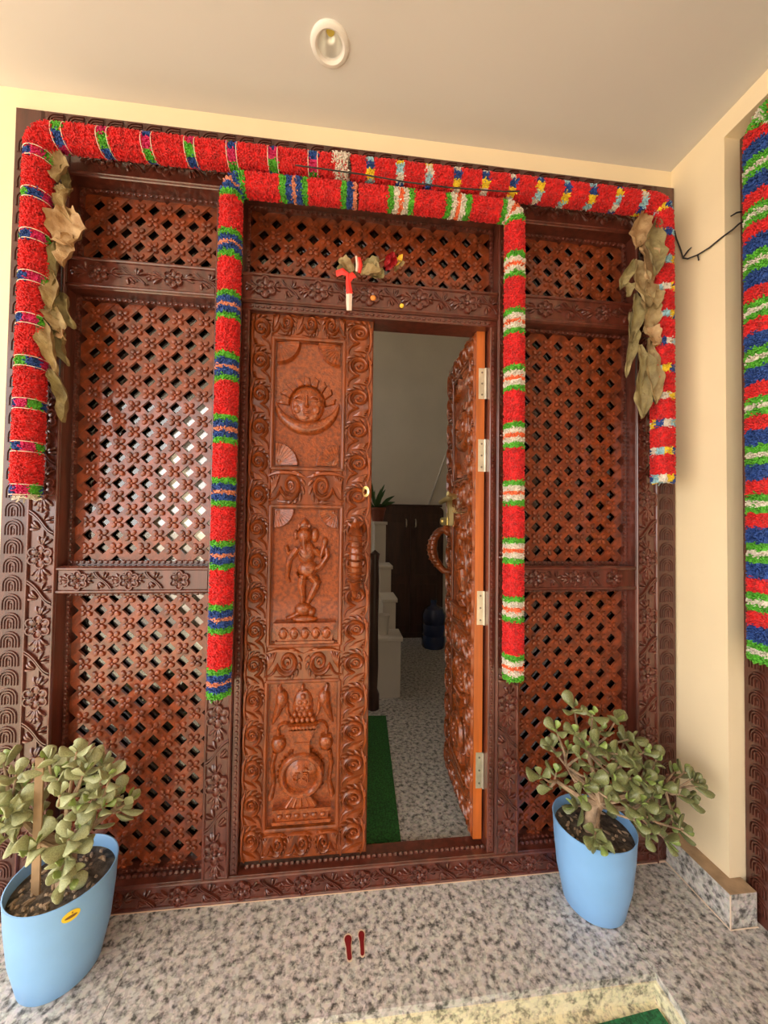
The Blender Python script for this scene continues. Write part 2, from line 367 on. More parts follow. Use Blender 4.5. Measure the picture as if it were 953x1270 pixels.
def scroll_mb(W=0.080, H=0.128):
    """one acanthus scroll: nested crescents around an eye, a sweeping stem and finger leaves that fill the field"""
    b = MB(); r = W*0.46; c = (0.003, 0.008)
    sp = arc(c[0], c[1], r, 262, -170, 24, r1=r*0.36)
    tail = bez((-W*0.44, -H*0.56), (-W*0.44, -H*0.36), (-W*0.30, -H*0.30), sp[0], 7)[:-1]
    b.ridge(tail+sp, [0.003, 0.0070, 0.0078, 0.0070, 0.0050], [0.006, 0.015, 0.017, 0.015, 0.012], n=5)
    b.ridge(arc(c[0], c[1], r*0.66, 240, 10, 16, r1=r*0.60), [0.002, 0.0056, 0.0056, 0.002], [0.004, 0.012, 0.012, 0.004], n=5)
    b.ridge(arc(c[0]+.002, c[1]-.002, r*0.30, 200, -60, 10, r1=r*0.24), [0.002, 0.0045, 0.003], [0.004, 0.011, 0.006], n=4)
    b.dome(circ(c[0]-.002, c[1], r*0.15, 8), 0.015, rings=2)
    for a in (8, 36, 64, 92, 120, 148, 176):
        ar = math.radians(a)
        p = [(c[0]+math.cos(ar+0.42*t)*r*(1.04+0.34*t), c[1]+math.sin(ar+0.42*t)*r*(1.04+0.34*t)) for t in np.linspace(0, 1, 5)]
        p = [(max(-W*.5, min(W*.5, q[0])), q[1]) for q in p]
        b.ridge(p, [0.005, 0.0068, 0.0060, 0.002], [0.010, 0.012, 0.010, 0.003], n=4)
    for k in range(4):
        b.ridge(bez((-W*0.22+k*.004, -H*(0.46-.02*k)), (W*0.02, -H*(0.44-.03*k)), (W*(0.20+0.03*k), -H*(0.42-0.03*k)), (W*(0.34+0.05*k), -H*(0.52-0.10*k)), 8), [0.002, 0.0058, 0.0065, 0.002], [0.004, 0.012, 0.013, 0.003], n=4)
    b.ridge(bez((W*0.36, -H*0.56), (W*0.56, -H*0.30), (W*0.52, H*0.1), (W*0.34, H*0.50), 12), [0.002, 0.0060, 0.0056, 0.002], [0.004, 0.013, 0.013, 0.004], n=4)
    b.ridge(bez((-W*0.46, -H*0.30), (-W*0.50, -H*0.1), (-W*0.48, 0.0), (-W*0.50, H*0.2), 8), [0.002, 0.0045, 0.002], [0.004, 0.010, 0.004], n=4)
    return b
SCROLL = scroll_mb().mesh('scroll_carving', WOOD_O)

# ------------------------------------------------------------------ the carved entrance frame
frame = thing('carved_entrance_frame', 'dark varnished carved wooden entrance frame with lattice side panels behind the garlands', 'entrance frame', (XC, 0, 0))
def fpart(name, bm, m=WOOD_D, parent=None): return bm.build(name, m, parent or frame)

for s in (-1, 1):
    a, b_ = sorted((s*1.25, s*1.16))
    p = fpart('outer_border', MB().box(a, b_, 0.0, 0.10, 0.0, 2.749, 0.006), WOOD_B)
    fpart('bead', MB().ridge([(s*1.1575, 0.0), (s*1.1575, 2.66)], 0.006, 0.009, n=6), WOOD_D, p)
    for k in range(42):
        link('arch_carving', ARCH, p, (s*1.205, -0.0002, 0.05+k*0.0625), scale=(1, 0.6, 1))
p = fpart('outer_border', MB().box(-1.16, 1.16, 0.0, 0.10, 2.66, 2.749, 0.006), WOOD_B)
for k in range(36):
    link('arch_carving', ARCH, p, (-1.115+k*0.0637, -0.0002, 2.705), (0, -math.pi/2, 0))

def dress_vertical(p, x, z0, z1, mirror=1, first=0.12, step=0.235):
    z = z0+first
    while z < z1-0.03:
        link('flower_carving', FLOWER, p, (x, -0.001, z))
        if z+0.16 < z1: link('vine_carving', VINE, p, (x, -0.001, z), scale=(mirror, 1, 1))
        z += step
def dress_horizontal(p, z, x0, x1, n, y=0.0, sc=0.95):
    st = (x1-x0)/n
    for k in range(n):
        x = x0+(k+0.42)*st
        link('flower_carving', FLOWER, p, (x, y-0.001, z), scale=(sc, 1, sc))
        if x+0.17 < x1+0.06: link('vine_carving', VINE, p, (x, y-0.001, z), (0, math.pi/2, 0), (0.92*sc, 1, st/0.235))

for s in (-1, 1):
    a, b_ = sorted((s*1.155, s*1.07))
    p = fpart('post', MB().box(a, b_, 0.0, 0.10, 0.085, 2.66, 0.003))
    fpart('bead', MB().ridge([(s*1.075, 0.087), (s*1.075, 2.655)], 0.006, 0.007, n=6), WOOD_D, p)
    dress_vertical(p, s*1.116, 0.085, 2.64, s, 0.18)
    a, b_ = sorted((s*0.577, s*0.484))
    p = fpart('post', MB().box(a, b_, 0.0, 0.10, 0.085, 2.53, 0.003))
    for q in (0.571, 0.490):
        fpart('bead', MB().ridge([(s*q, 0.087), (s*q, 2.525)], 0.0055, 0.006, n=6), WOOD_D, p)
    dress_vertical(p, s*0.5305, 0.085, 2.50, -s, 0.09)
    a, b_ = sorted((s*0.484, s*0.457))
    p = fpart('jamb', MB().box(a, b_, 0.006, 0.10, 0.085, 2.105, 0.003))
    bm = MB()
    for k in range(100):
        bm.dome(circ(s*0.470, 0.10+k*0.02, 0.007, 6, 0.009), 0.005, base=-0.006, rings=2)
    stuff(fpart('bead_row', bm, WOOD_D, p))
p = fpart('jamb', MB().box(-0.484, 0.484, 0.006, 0.10, 2.105, 2.13, 0.003))
bm = MB()
for k in range(46): bm.dome(circ(-0.45+k*0.02, 2.118, 0.009, 6, 0.007), 0.005, base=-0.006, rings=2)
stuff(fpart('bead_row', bm, WOOD_D, p))
p = fpart('top_rail', MB().box(-1.07, 1.07, 0.0, 0.10, 2.53, 2.66, 0.003))
for z in (2.54, 2.65): fpart('bead', MB().ridge([(-1.07, z), (1.07, z)], 0.006, 0.007, n=6), WOOD_D, p)
dress_horizontal(p, 2.595, -1.05, 1.05, 10)
p = fpart('lintel', MB().box(-0.484, 0.484, 0.0, 0.10, 2.13, 2.237, 0.003), WOOD_D)
for z in (2.1375, 2.231): fpart('bead', MB().ridge([(-0.482, z), (0.482, z)], 0.006, 0.008, n=6), WOOD_D, p)
dress_horizontal(p, 2.185, -0.48, 0.47, 5)
for s in (-1, 1):
    a, b_ = sorted((s*1.07, s*0.577))
    for z0, z1 in ((2.135, 2.247), (1.075, 1.171)):
        p = fpart('rail', MB().box(a, b_, 0.004, 0.10, z0, z1, 0.004))
        for z in (z0+.009, z1-.009): fpart('bead', MB().ridge([(a, z), (b_, z)], 0.006, 0.006, base=-0.003, n=6), WOOD_D, p)
        dress_horizontal(p, (z0+z1)/2, a, b_, 3 if z0 < 2 else 2, 0.004, 0.82)
p = fpart('sill', MB().box(-1.16, 1.16, 0.0, 0.088, 0.0, 0.085, 0.004))
for z in (0.079, 0.006): fpart('bead', MB().ridge([(-1.16, z), (1.16, z)], 0.006, 0.007, n=6), WOOD_D, p)
dress_horizontal(p, 0.042, -1.16, 1.16, 11, 0.0, 0.80)
bm = MB()
for k in range(112):
    x = -1.11+k*0.02
    if 0.45 < abs(x) < 0.59: continue
    v = []; n = 8
    c = (x, 0.034, 0.086)
    bm.tube([(x-.008, 0.034, 0.086), (x-.004, 0.034, 0.087), (x+.004, 0.034, 0.087), (x+.008, 0.034, 0.086)], [0.003, 0.0075, 0.0075, 0.003], 6)
stuff(fpart('bead_row', bm, WOOD_D, p))
fpart('mortar_line', MB().tube([(-1.25, -0.003, 0.001), (1.19, -0.003, 0.001)], 0.0045, 6), GROUT)

# ------------------------------------------------------------------ lattice panels (slat by slat) with glass behind
def clip(poly, x0, x1, z0, z1):
    def cut(P, f):
        o = []
        for i in range(len(P)):
            a, b = P[i-1], P[i]; fa, fb = f(a), f(b)
            if (fa >= 0) != (fb >= 0):
                t = fa/(fa-fb); o.append((a[0]+(b[0]-a[0])*t, a[1]+(b[1]-a[1])*t))
            if fb >= 0: o.append(b)
        return o
    for f in (lambda p: p[0]-x0, lambda p: x1-p[0], lambda p: p[1]-z0, lambda p: z1-p[1]):
        poly = cut(poly, f)
        if len(poly) < 3: return []
    return poly
PITCH = 0.0945; SW = 0.0345
def rosette(b, x, z, y):
    for k in range(4):
        a = math.pi/4+k*math.pi/2; ca, sa = math.cos(a), math.sin(a)
        out = [(x+ca*(0.0145+0.0125*math.cos(t))-sa*0.0100*math.sin(t), z+sa*(0.0145+0.0125*math.cos(t))+ca*0.0100*math.sin(t)) for t in np.linspace(0, 2*math.pi, 9)[:-1]]
        b.dome(out, 0.0090, base=-y, rings=2)
    b.dome(circ(x, z, 0.0062, 6), 0.0095, base=-y, rings=2)
def lattice(x0, x1, z0, z1, what):
    w_ = 0.012
    fb = MB()
    fb.box(x0, x1, 0.050, 0.088, z0, z0+w_).box(x0, x1, 0.050, 0.088, z1-w_, z1).box(x0, x0+w_, 0.050, 0.088, z0+w_, z1-w_).box(x1-w_, x1, 0.050, 0.088, z0+w_, z1-w_)
    n = int((x1-x0-0.02)/0.0185)
    for k in range(n):
        x = x0+0.014+k*(x1-x0-0.028)/(n-1)
        for z in (z0+0.008, z1-0.008): fb.dome(circ(x, z, 0.0075, 6), 0.009, base=-0.052, rings=2)
    n = int((z1-z0-0.02)/0.0185)
    for k in range(n):
        z = z0+0.014+k*(z1-z0-0.028)/(n-1)
        for x in (x0+0.008, x1-0.008): fb.dome(circ(x, z, 0.0075, 6), 0.009, base=-0.052, rings=2)
    pan = fb.build('lattice_panel', WOOD_D, frame)
    pan['label'] = what
    gx0, gx1, gz0, gz1 = x0+w_*.5, x1-w_*.5, z0+w_*.5, z1-w_*.5
    cx, cz = (x0+x1)/2, (z0+z1)/2
    span = (x1-x0)+(z1-z0); D = 3.0
    nb = int(span/PITCH)+3; hw = SW/2*math.sqrt(2)
    for sg, y0, y1 in ((1, 0.064, 0.074), (-1, 0.067, 0.077)):
        for k in range(-nb, nb+1):
            c = (k+0.5)*PITCH           # line: (x-cx) - sg*(z-cz) = c
            poly = [(cx+c-hw-sg*D, cz-D), (cx+c+hw-sg*D, cz-D), (cx+c+hw+sg*D, cz+D), (cx+c-hw+sg*D, cz+D)]
            poly = clip(poly, gx0, gx1, gz0, gz1)
            if len(poly) < 3: continue
            b = MB().prism(poly, y0, y1)
            b.build('slat', WOOD_L, pan, smooth=False)
    b = MB()
    for i in range(-nb, nb+1):
        for j in range(-nb, nb+1):
            x = cx+((i+0.5)+(j+0.5))*PITCH/2; z = cz+((j+0.5)-(i+0.5))*PITCH/2
            if gx0+0.012 < x < gx1-0.012 and gz0+0.012 < z < gz1-0.012: rosette(b, x, z, 0.0645)
    stuff(b.build('rosette', WOOD_L, pan))
    MB().box(gx0, gx1, 0.0845, 0.0875, gz0, gz1).build('glass_pane', GLASS, pan, smooth=False)
for s, nm in ((-1, 'beside the closed door leaf'), (1, 'beside the open door leaf')):
    a, b_ = sorted((s*1.0695, s*0.5775))
    lattice(a, b_, 2.2475, 2.5295, 'small upper lattice panel '+nm)
    lattice(a, b_, 1.1715, 2.1345, 'tall middle lattice panel '+nm)
    lattice(a, b_, 0.0855, 1.0745, 'lower lattice panel '+nm)
lattice(-0.4835, 0.4835, 2.2375, 2.5295, 'wide lattice panel above the doorway')

# ------------------------------------------------------------------ the two carved door leaves
LW, LH, LT = 0.4565, 2.02, 0.036          # leaf width, height, thickness; local x from the hinge, carved face towards -y
PANELS = ((0.082, 0.346, 1.425, 1.915), (0.084, 0.346, 0.770, 1.285), (0.082, 0.347, 0.105, 0.640))
def fan(b, cx, cz, r, a0, base):
    out = [(cx, cz)]+arc(cx, cz, r, a0, a0+90, 14)
    v = [(p[0], -base, p[1]) for p in out]+[(cx, -(base+0.006), cz)]+[(cx+(p[0]-cx)*.93, -(base+0.021), cz+(p[1]-cz)*.93) for p in out[1:]]
    n = len(out); f = []
    for i in range(n):
        j = (i+1) % n; f.append((i, j, n+j, n+i))
    for i in range(1, n-1): f.append((n, n+i, n+i+1))
    b.add(v, f)
    for k in range(9):
        a = math.radians(a0+5+k*10)
        b.ridge([(cx+math.cos(a)*r*t, cz+math.sin(a)*r*t) for t in (0.15, 0.5, 0.94)], [0.0015, 0.003, 0.0045], [0.002, 0.0045, 0.005], base=[base+0.006, base+0.012, base+0.0190], n=4)
    b.dome(circ(cx+math.cos(math.radians(a0+45))*r*.25, cz+math.sin(math.radians(a0+45))*r*.25, r*.2, 8), 0.006, base=base+0.006, rings=2)

def relief_sun(pan, base):
    cx, cz = 0.210, 1.668
    b = MB()
    for k in range(9):                      # flames behind the face
        a = math.radians(8+k*20.5); da = math.radians(12)
        q = [(cx+0.066*math.cos(a-da), cz+0.074*math.sin(a-da)), (cx+0.105*math.cos(a-0.3*da), cz+0.108*math.sin(a-0.3*da)), (cx+0.112*math.cos(a+.6*da), cz+0.116*math.sin(a+.6*da)), (cx+0.066*math.cos(a+da), cz+0.074*math.sin(a+da))]
        b.dome(q, 0.012, base=base, rings=2)
    b.build('sun_flames', WOOD_P, pan)
    b = MB(); b.dome(circ(cx, cz, 0.065, 26, 0.072), 0.030, base=base, rings=6, power=.8)
    h = base+0.036
    b.ridge([(cx, cz+0.030), (cx, cz+0.010), (cx, cz-0.012), (cx, cz-0.018)], [0.004, 0.0055, 0.0095, 0.005], [0.006, 0.012, 0.015, 0.004], base=h-.006, n=6)
    for s in (-1, 1):
        b.ridge(arc(cx+s*0.028, cz+0.004, 0.022, 150, 30, 8), [0.002, 0.0048, 0.002], [0.004, 0.008, 0.003], base=h-.009, n=4)
        b.ridge(arc(cx+s*0.028, cz+0.030, 0.022, 205, 335, 8), [0.003, 0.0035, 0.002], [0.004, 0.005, 0.003], base=h-.011, n=4)
        b.dome(circ(cx+s*0.028, cz+0.013, 0.013, 10, 0.006), 0.007, base=h-.011, rings=3)
        b.dome(circ(cx+s*0.034, cz-0.020, 0.016, 10, 0.018), 0.008, base=h-.014, rings=3)
    for d, w_ in ((-0.030, 0.016), (-0.0365, 0.013)):
        b.ridge(bez((cx-w_, cz+d+.002), (cx-w_*.4, cz+d+.002), (cx+w_*.4, cz+d+.002), (cx+w_, cz+d+.002), 7), [0.001, 0.0038, 0.001], [0.003, 0.007, 0.003], base=h-.008, n=4)
    b.dome(circ(cx, cz-0.050, 0.012, 10, 0.008), 0.008, base=h-.018, rings=3)
    b.build('sun_face', WOOD_P, pan)
    b = MB()
    outer = arc(cx, cz+0.008, 0.122, 180, 360, 24); inner = arc(cx, cz+0.066, 0.128, 332, 208, 24)
    mid = [((o[0]+i[0])/2, (o[1]+i[1])/2) for o, i in zip(outer, inner[::-1])]
    wd = [math.hypot(o[0]-i[0], o[1]-i[1])/2 for o, i in zip(outer, inner[::-1])]
    b.ridge(mid, wd, [0.010, 0.022, 0.028, 0.022, 0.010], base=base, n=8)
    b.build('crescent', WOOD_P, pan)
    b = MB(); u0, u1, v0, v1 = PANELS[0]
    for (x, z, a0, r) in ((u0+.016, v1-.012, 270, 0.085), (u1-.016, v1-.012, 180, 0.085), (u0+.016, v0+.014, 0, 0.085), (u1-.016, v0+.014, 90, 0.085)):
        b = MB(); fan(b, x, z, r, a0, base); b.build('corner_fan', WOOD_P, pan)

def limb(b, pts, r, base, h=None):
    P = [pts[0]]
    for i in range(1, len(pts)):
        a, c = pts[i-1], pts[i]
        P += [(a[0]+(c[0]-a[0])*t, a[1]+(c[1]-a[1])*t) for t in (0.33, 0.67, 1.0)]
    b.ridge(P, r, h or [x*1.5 for x in r], base=base, n=7)

def relief_dancer(pan, base):
    u0, u1, v0, v1 = PANELS[1]
    for (x, z, a0) in ((u0+.016, v1-.012, 270), (u1-.016, v1-.012, 180)):
        b = MB(); fan(b, x, z, 0.072, a0, base); b.build('corner_fan', WOOD_P, pan)
    b = MB(); cx = 0.212
    b.dome(circ(cx+.004, 1.112, 0.036, 16, 0.046), 0.026, base=base, rings=4)       # chest
    b.dome(circ(cx+.010, 1.050, 0.040, 16, 0.036), 0.030, base=base, rings=4)       # belly
    b.dome(circ(cx-.004, 1.176, 0.029, 16, 0.032), 0.032, base=base, rings=4)       # head
    b.dome([(cx-.026, 1.194), (cx+.018, 1.194), (cx+.022, 1.212), (cx+.012, 1.228), (cx-.004, 1.246), (cx-.020, 1.228), (cx-.030, 1.212)], 0.026, base=base, rings=3)   # crown
    b.ridge(arc(cx-.004, 1.186, 0.025, 160, 20, 8), 0.0035, 0.029, base=base, n=5)
    for q in (-.022, -.004, .014): b.dome(circ(cx+q, 1.212, 0.006, 8, 0.009), 0.008, base=base+.018, rings=2)
    limb(b, [(cx-.004, 1.172), (cx-.004, 1.145), (cx+.002, 1.120), (cx+.018, 1.108)], [0.013, 0.011, 0.009, 0.006], base+.014)  # nose ridge / chin
    b.dome(circ(cx+.034, 1.178, 0.017, 10, 0.030), 0.016, base=base, rings=3)       # ear ornaments
    b.dome(circ(cx-.036, 1.178, 0.010, 10, 0.022), 0.012, base=base, rings=3)
    limb(b, [(cx-.028, 1.128), (cx-.058, 1.086), (cx-.066, 1.024), (cx-.056, 1.000)], [0.016, 0.013, 0.010, 0.007], base)
    limb(b, [(cx-.030, 1.120), (cx-.062, 1.108), (cx-.072, 1.140)], [0.013, 0.010, 0.008], base)
    limb(b, [(cx+.032, 1.126), (cx+.058, 1.098), (cx+.070, 1.140), (cx+.072, 1.168)], [0.014, 0.012, 0.010, 0.006], base)
    limb(b, [(cx+.016, 1.040), (cx+.056, 1.058), (cx+.082, 1.098), (cx+.078, 1.130)], [0.016, 0.013, 0.012, 0.010], base)
    b.dome(circ(cx+.072, 1.152, 0.014, 10, 0.020), 0.018, base=base, rings=3)
    limb(b, [(cx-.006, 1.030), (cx-.012, 0.985), (cx-.006, 0.945), (cx-.008, 0.925)], [0.020, 0.017, 0.013, 0.010], base)
    limb(b, [(cx+.020, 1.030), (cx+.046, 1.000), (cx+.026, 0.955), (cx+.014, 0.925)], [0.020, 0.018, 0.014, 0.010], base)
    b.ridge(arc(cx+.006, 1.054, 0.040, 200, 340, 9), 0.0045, 0.030, base=base, n=5)
    for k in range(3): b.ridge(arc(cx+.002, 1.118+.010*k, 0.026-.004*k, 200, 340, 8), 0.003, 0.029, base=base, n=4)
    b.build('dancing_figure', WOOD_P, pan)
    b = MB()                                                                          # small mount under the feet
    b.dome(circ(cx-.004, 0.902, 0.034, 14, 0.026), 0.024, base=base, rings=3)
    b.dome(circ(cx+.028, 0.892, 0.016, 12, 0.018), 0.026, base=base, rings=3)
    limb(b, [(cx-.02, 0.888), (cx-.05, 0.872), (cx-.066, 0.868)], [0.011, 0.009, 0.006], base)
    b.dome(circ(cx+.002, 0.864, 0.050, 14, 0.016), 0.020, base=base, rings=3)
    b.build('mount_carving', WOOD_P, pan)
    b = MB()
    b.prism([(0.112, 0.842), (0.322, 0.842), (0.330, 0.856), (0.104, 0.856)], -(base+.030), -base)
    b.prism([(0.118, 0.784), (0.316, 0.784), (0.322, 0.842), (0.112, 0.842)], -(base+.016), -base)
    b.prism([(0.110, 0.778), (0.324, 0.778), (0.324, 0.787), (0.110, 0.787)], -(base+.022), -base)
    for k in range(5):
        b.dome(circ(0.138+k*0.0395, 0.815, 0.017, 12, 0.024), 0.012, base=base+.014, rings=3)
        b.ridge(arc(0.138+k*0.0395, 0.812, 0.018, 190, -10, 10), 0.003, 0.012, base=base+.012, n=4)
    b.build('lotus_pedestal', WOOD_P, pan)

def relief_vase(pan, base):
    cx = 0.214
    b = MB(); b.dome(circ(cx, 0.300, 0.078, 26, 0.080), 0.034, base=base, rings=5)
    b.build('vase_body', WOOD_P, pan)
    b = MB(); b.ridge(arc(cx, 0.302, 0.070, 0, 360, 30), 0.013, 0.018, base=base+.018, n=6)
    for k in range(26):
        a = math.radians(-60+k*300/25+0); b.dome(circ(cx+0.088*math.sin(a+math.pi)*1.0, 0.298+0.088*math.cos(a+math.pi)*-1.0, 0.0052, 6), 0.011, base=base, rings=2)
    b.dome(circ(cx, 0.300, 0.046, 18, 0.048), 0.010, base=base+.026, rings=2)
    b.build('medallion', WOOD_P, pan)
    b = MB(); h = base+.034                                                           # raised syllable on the medallion
    for pts in ([(-.022, .018), (-.004, .018)], [(-.013, .018), (-.013, -.016)], arc(-.020, .002, .009, 80, 340, 8), [(-.004, .0), (-.022, -.018)],
                [(.004, .018), (.024, .018)], arc(.012, .004, .009, 120, -150, 8), [(.012, -.004), (.022, -.018)], arc(.014, .024, .010, 200, 20, 7), [(.024, .018), (.024, -.016)]):
        b.ridge([(cx+p[0], 0.300+p[1]) for p in (pts if len(pts) > 2 else [pts[0], tuple((np.array(pts[0])+pts[1])/2), pts[1]])], 0.0032, 0.006, base=h, n=4)
    b.build('syllable', WOOD_P, pan)
    b = MB()
    b.prism([(cx-.030, 0.375), (cx+.030, 0.375), (cx+.026, 0.420), (cx+.048, 0.462), (cx-.048, 0.462), (cx-.026, 0.420)], -(base+.022), -base)
    b.ridge([(cx-.052, 0.474), (cx, 0.474), (cx+.052, 0.474)], 0.012, 0.028, base=base, n=6)
    for k in range(8): b.dome(circ(cx-.044+k*.0126, 0.474, 0.006, 6, 0.009), 0.006, base=base+.024, rings=2)
    b.ridge([(cx-.028, 0.418), (cx, 0.418), (cx+.028, 0.418)], 0.006, 0.026, base=base, n=6)
    b.build('vase_neck', WOOD_P, pan)
    b = MB()
    for r in range(5):                                                                # heap of flowers
        n = 5-r
        for k in range(n): b.dome(circ(cx+(k-(n-1)/2)*0.0185, 0.497+r*0.021, 0.0125, 10, 0.014), 0.024-.001*r, base=base, rings=3)
    b.dome(circ(cx, 0.545, 0.038, 16, 0.062), 0.016, base=base, rings=3)
    b.dome(circ(cx-.002, 0.612, 0.008, 10, 0.016), 0.020, base=base, rings=3)
    b.build('flower_heap', WOOD_P, pan)
    for s in (-1, 1):
        b = MB()
        b.dome(circ(cx+s*0.077, 0.572, 0.024, 16, 0.036), 0.028, base=base, rings=4)
        limb(b, [(cx+s*.082, 0.596), (cx+s*.088, 0.618), (cx+s*(.080), 0.630)], [0.011, 0.008, 0.004], base)
        limb(b, [(cx+s*.082, 0.560), (cx+s*.094, 0.520), (cx+s*.110, 0.480)], [0.018, 0.014, 0.004], base)
        limb(b, [(cx+s*.060, 0.560), (cx+s*.056, 0.520), (cx+s*.040, 0.490)], [0.008, 0.007, 0.004], base)
        b.build('parrot_carving', WOOD_P, pan)
        b = MB()                                                                      # curled side ribbon with bud
        b.ridge(arc(cx+s*.066, 0.462, 0.022, 170 if s > 0 else 10, 0 if s > 0 else 180, 9), [0.004, 0.006, 0.006], 0.016, base=base, n=5)
        limb(b, [(cx+s*.088, 0.462), (cx+s*.088, 0.440)], [0.007, 0.007], base)
        b.dome(circ(cx+s*.086, 0.408, 0.028, 14, 0.034), 0.022, base=base, rings=3)
        b.ridge([(cx+s*.066, .432), (cx+s*.086, .434), (cx+s*.106, .432)], .005, .022, base=base, n=5)
        limb(b, [(cx+s*.098, 0.380), (cx+s*.108, 0.330), (cx+s*.100, 0.270), (cx+s*.112, 0.215)], [0.010, 0.009, 0.008, 0.012], base)
        b.build('ribbon_carving', WOOD_P, pan)
    b = MB()
    b.prism([(cx-.062, 0.186), (cx+.062, 0.186), (cx+.026, 0.232), (cx-.026, 0.232)], -(base+.022), -base)
    for k in range(5): limb(b, [(cx+(k-2)*.012, 0.230), (cx+(k-2)*.026, 0.190)], [0.004, 0.008], base+.016)
    b.prism([(0.112, 0.172), (0.322, 0.172), (0.322, 0.186), (0.112, 0.186)], -(base+.030), -base)
    b.prism([(0.122, 0.136), (0.312, 0.136), (0.316, 0.172), (0.118, 0.172)], -(base+.016), -base)
    b.prism([(0.112, 0.126), (0.322, 0.126), (0.322, 0.137), (0.112, 0.137)], -(base+.022), -base)
    for k in range(6): b.dome(circ(0.138+k*0.031, 0.154, 0.012, 10, 0.011), 0.010, base=base+.015, rings=3)
    b.build('vase_base', WOOD_P, pan)

def make_leaf(name, label, open_leaf):
    root = link(name, None); root['kind'] = 'structure'; root['label'] = label
    d = 0.016
    U = (0.0, 0.082, 0.346, LW)
    for k, (a, b_) in enumerate(((U[0], U[1]), (U[2], U[3]))):
        p = MB().box(a, b_, 0, LT, 0, LH, 0.003).build('stile', WOOD_O, root)
        e = (0.0, 0.0004) if k == 0 else (LW-.0004, LW)
        w_ = (b_-a); z = 0.072; i = 0
        while z < LH-0.05:
            link('scroll_carving', SCROLL, p, ((a+b_)/2, 0.0, z), scale=((1 if k else -1)*(0.88 if k == 0 else 1.14), 0.92, 1.0))
            z += 0.1245; i += 1
        if k == 0 and open_leaf is not None:
            MB().box(-.0008, 0.0006, 0.001, LT-.001, 0.002, LH-.002).build('hinge_edge', WOOD_E, root, smooth=False)
    rails = ((0.0, 0.105), (0.640, 0.770), (1.285, 1.425), (1.915, LH))
    for z0, z1 in rails:
        p = MB().box(U[1], U[2], 0, LT, z0, z1, 0.003).build('rail', WOOD_O, root)
        zc = (z0+z1)/2; hh = (z1-z0)
        n = 2 if hh > 0.12 else 3
        for k in range(n):
            s = -1 if k < n/2 else 1
            x = U[1]+(k+0.5)*(U[2]-U[1])/n
            link('scroll_carving', SCROLL, p, (x, 0, zc), (0, math.pi/2*(-1), 0), ((hh-.012)/0.092, 0.92, s*(U[2]-U[1])/n/0.127))
    for i, (a, b_, z0, z1) in enumerate(PANELS):
        pan = MB().box(a-.002, b_+.002, d, LT-.004, z0-.002, z1+.002).build('panel', WOOD_P, root)
        bm = MB()
        for pts in (([(a, z0), (b_, z0)]), ([(a, z1), (b_, z1)]), ([(a, z0), (a, z1)]), ([(b_, z0), (b_, z1)])):
            bm.ridge([pts[0], ((pts[0][0]+pts[1][0])/2, (pts[0][1]+pts[1][1])/2), pts[1]], 0.0075, 0.006, base=0.0, n=6)
        for x0, x1, q0, q1 in ((a, a+.010, z0, z1), (b_-.010, b_, z0, z1), (a+.010, b_-.010, z0, z0+.010), (a+.010, b_-.010, z1-.010, z1)):
            bm.box(x0, x1, 0.004, d+.002, q0, q1)
        bm.build('moulding', WOOD_O, pan)
        (relief_sun, relief_dancer, relief_vase)[i](pan, -d)
    # carved bow handle: bracket standing off the meeting stile
    hx = 0.398
    b = MB()
    path = [(hx, 0.0, 1.215), (hx, -0.035, 1.235), (hx, -0.062, 1.215), (hx, -0.085, 1.165), (hx, -0.092, 1.105), (hx, -0.080, 1.045), (hx, -0.055, 1.000), (hx, -0.030, 0.965), (hx, 0.0, 0.960)]
    P = []
    for k in range(len(path)-1):
        P += [tuple(np.array(path[k])*(1-t)+np.array(path[k+1])*t) for t in (0, 0.5)]
    P.append(path[-1])
    b.tube(P, [0.026, 0.025, 0.022, 0.023, 0.025, 0.023, 0.020, 0.019, 0.022], 10)
    for k in range(11):                                    # scales along the bow
        t = 0.2+0.06*k; i = int(t*(len(P)-1)); c = P[i]
        b.tube([(hx-.026, c[1]+.004, c[2]), (hx-.018, c[1]-.016, c[2]), (hx, c[1]-.025, c[2]-.003), (hx+.018, c[1]-.016, c[2]), (hx+.026, c[1]+.004, c[2])], 0.0050, 5)
    h = b.build('handle', WOOD_O, root)
    b = MB()
    b.tube([(hx, 0.002, 1.245), (hx, -0.018, 1.255), (hx, -0.040, 1.238)], [0.016, 0.022, 0.012], 8)
    b.tube([(hx, -0.012, 1.262), (hx, -0.008, 1.285), (hx, -0.014, 1.296)], [0.013, 0.010, 0.004], 7)
    for s in (-1, 1): b.tube([(hx+s*.012, -0.018, 1.258), (hx+s*.026, -0.012, 1.272), (hx+s*.030, -0.006, 1.284)], [0.008, 0.007, 0.002], 6)
    b.build('handle_head', WOOD_O, h)
    b = MB().tube([(hx, 0.0, 0.975), (hx, -0.016, 0.955), (hx, -0.010, 0.925), (hx, 0.0, 0.905)], [0.016, 0.015, 0.011, 0.004], 8)
    b.build('handle_tail', WOOD_O, h)
    b = MB()
    for k in range(22):
        z = 0.965+k*0.0125; b.tube([(hx+.002, -0.0005, z-.005), (hx+.002, -0.0085, z), (hx+.002, -0.0005, z+.005)], 0.0052, 5)
    stuff(b.build('bead_row', WOOD_O, h))
    for q in [h]+list(h.children):
        for vv in q.data.vertices: vv.co.z = 0.941+(vv.co.z-0.905)*0.772
    return root

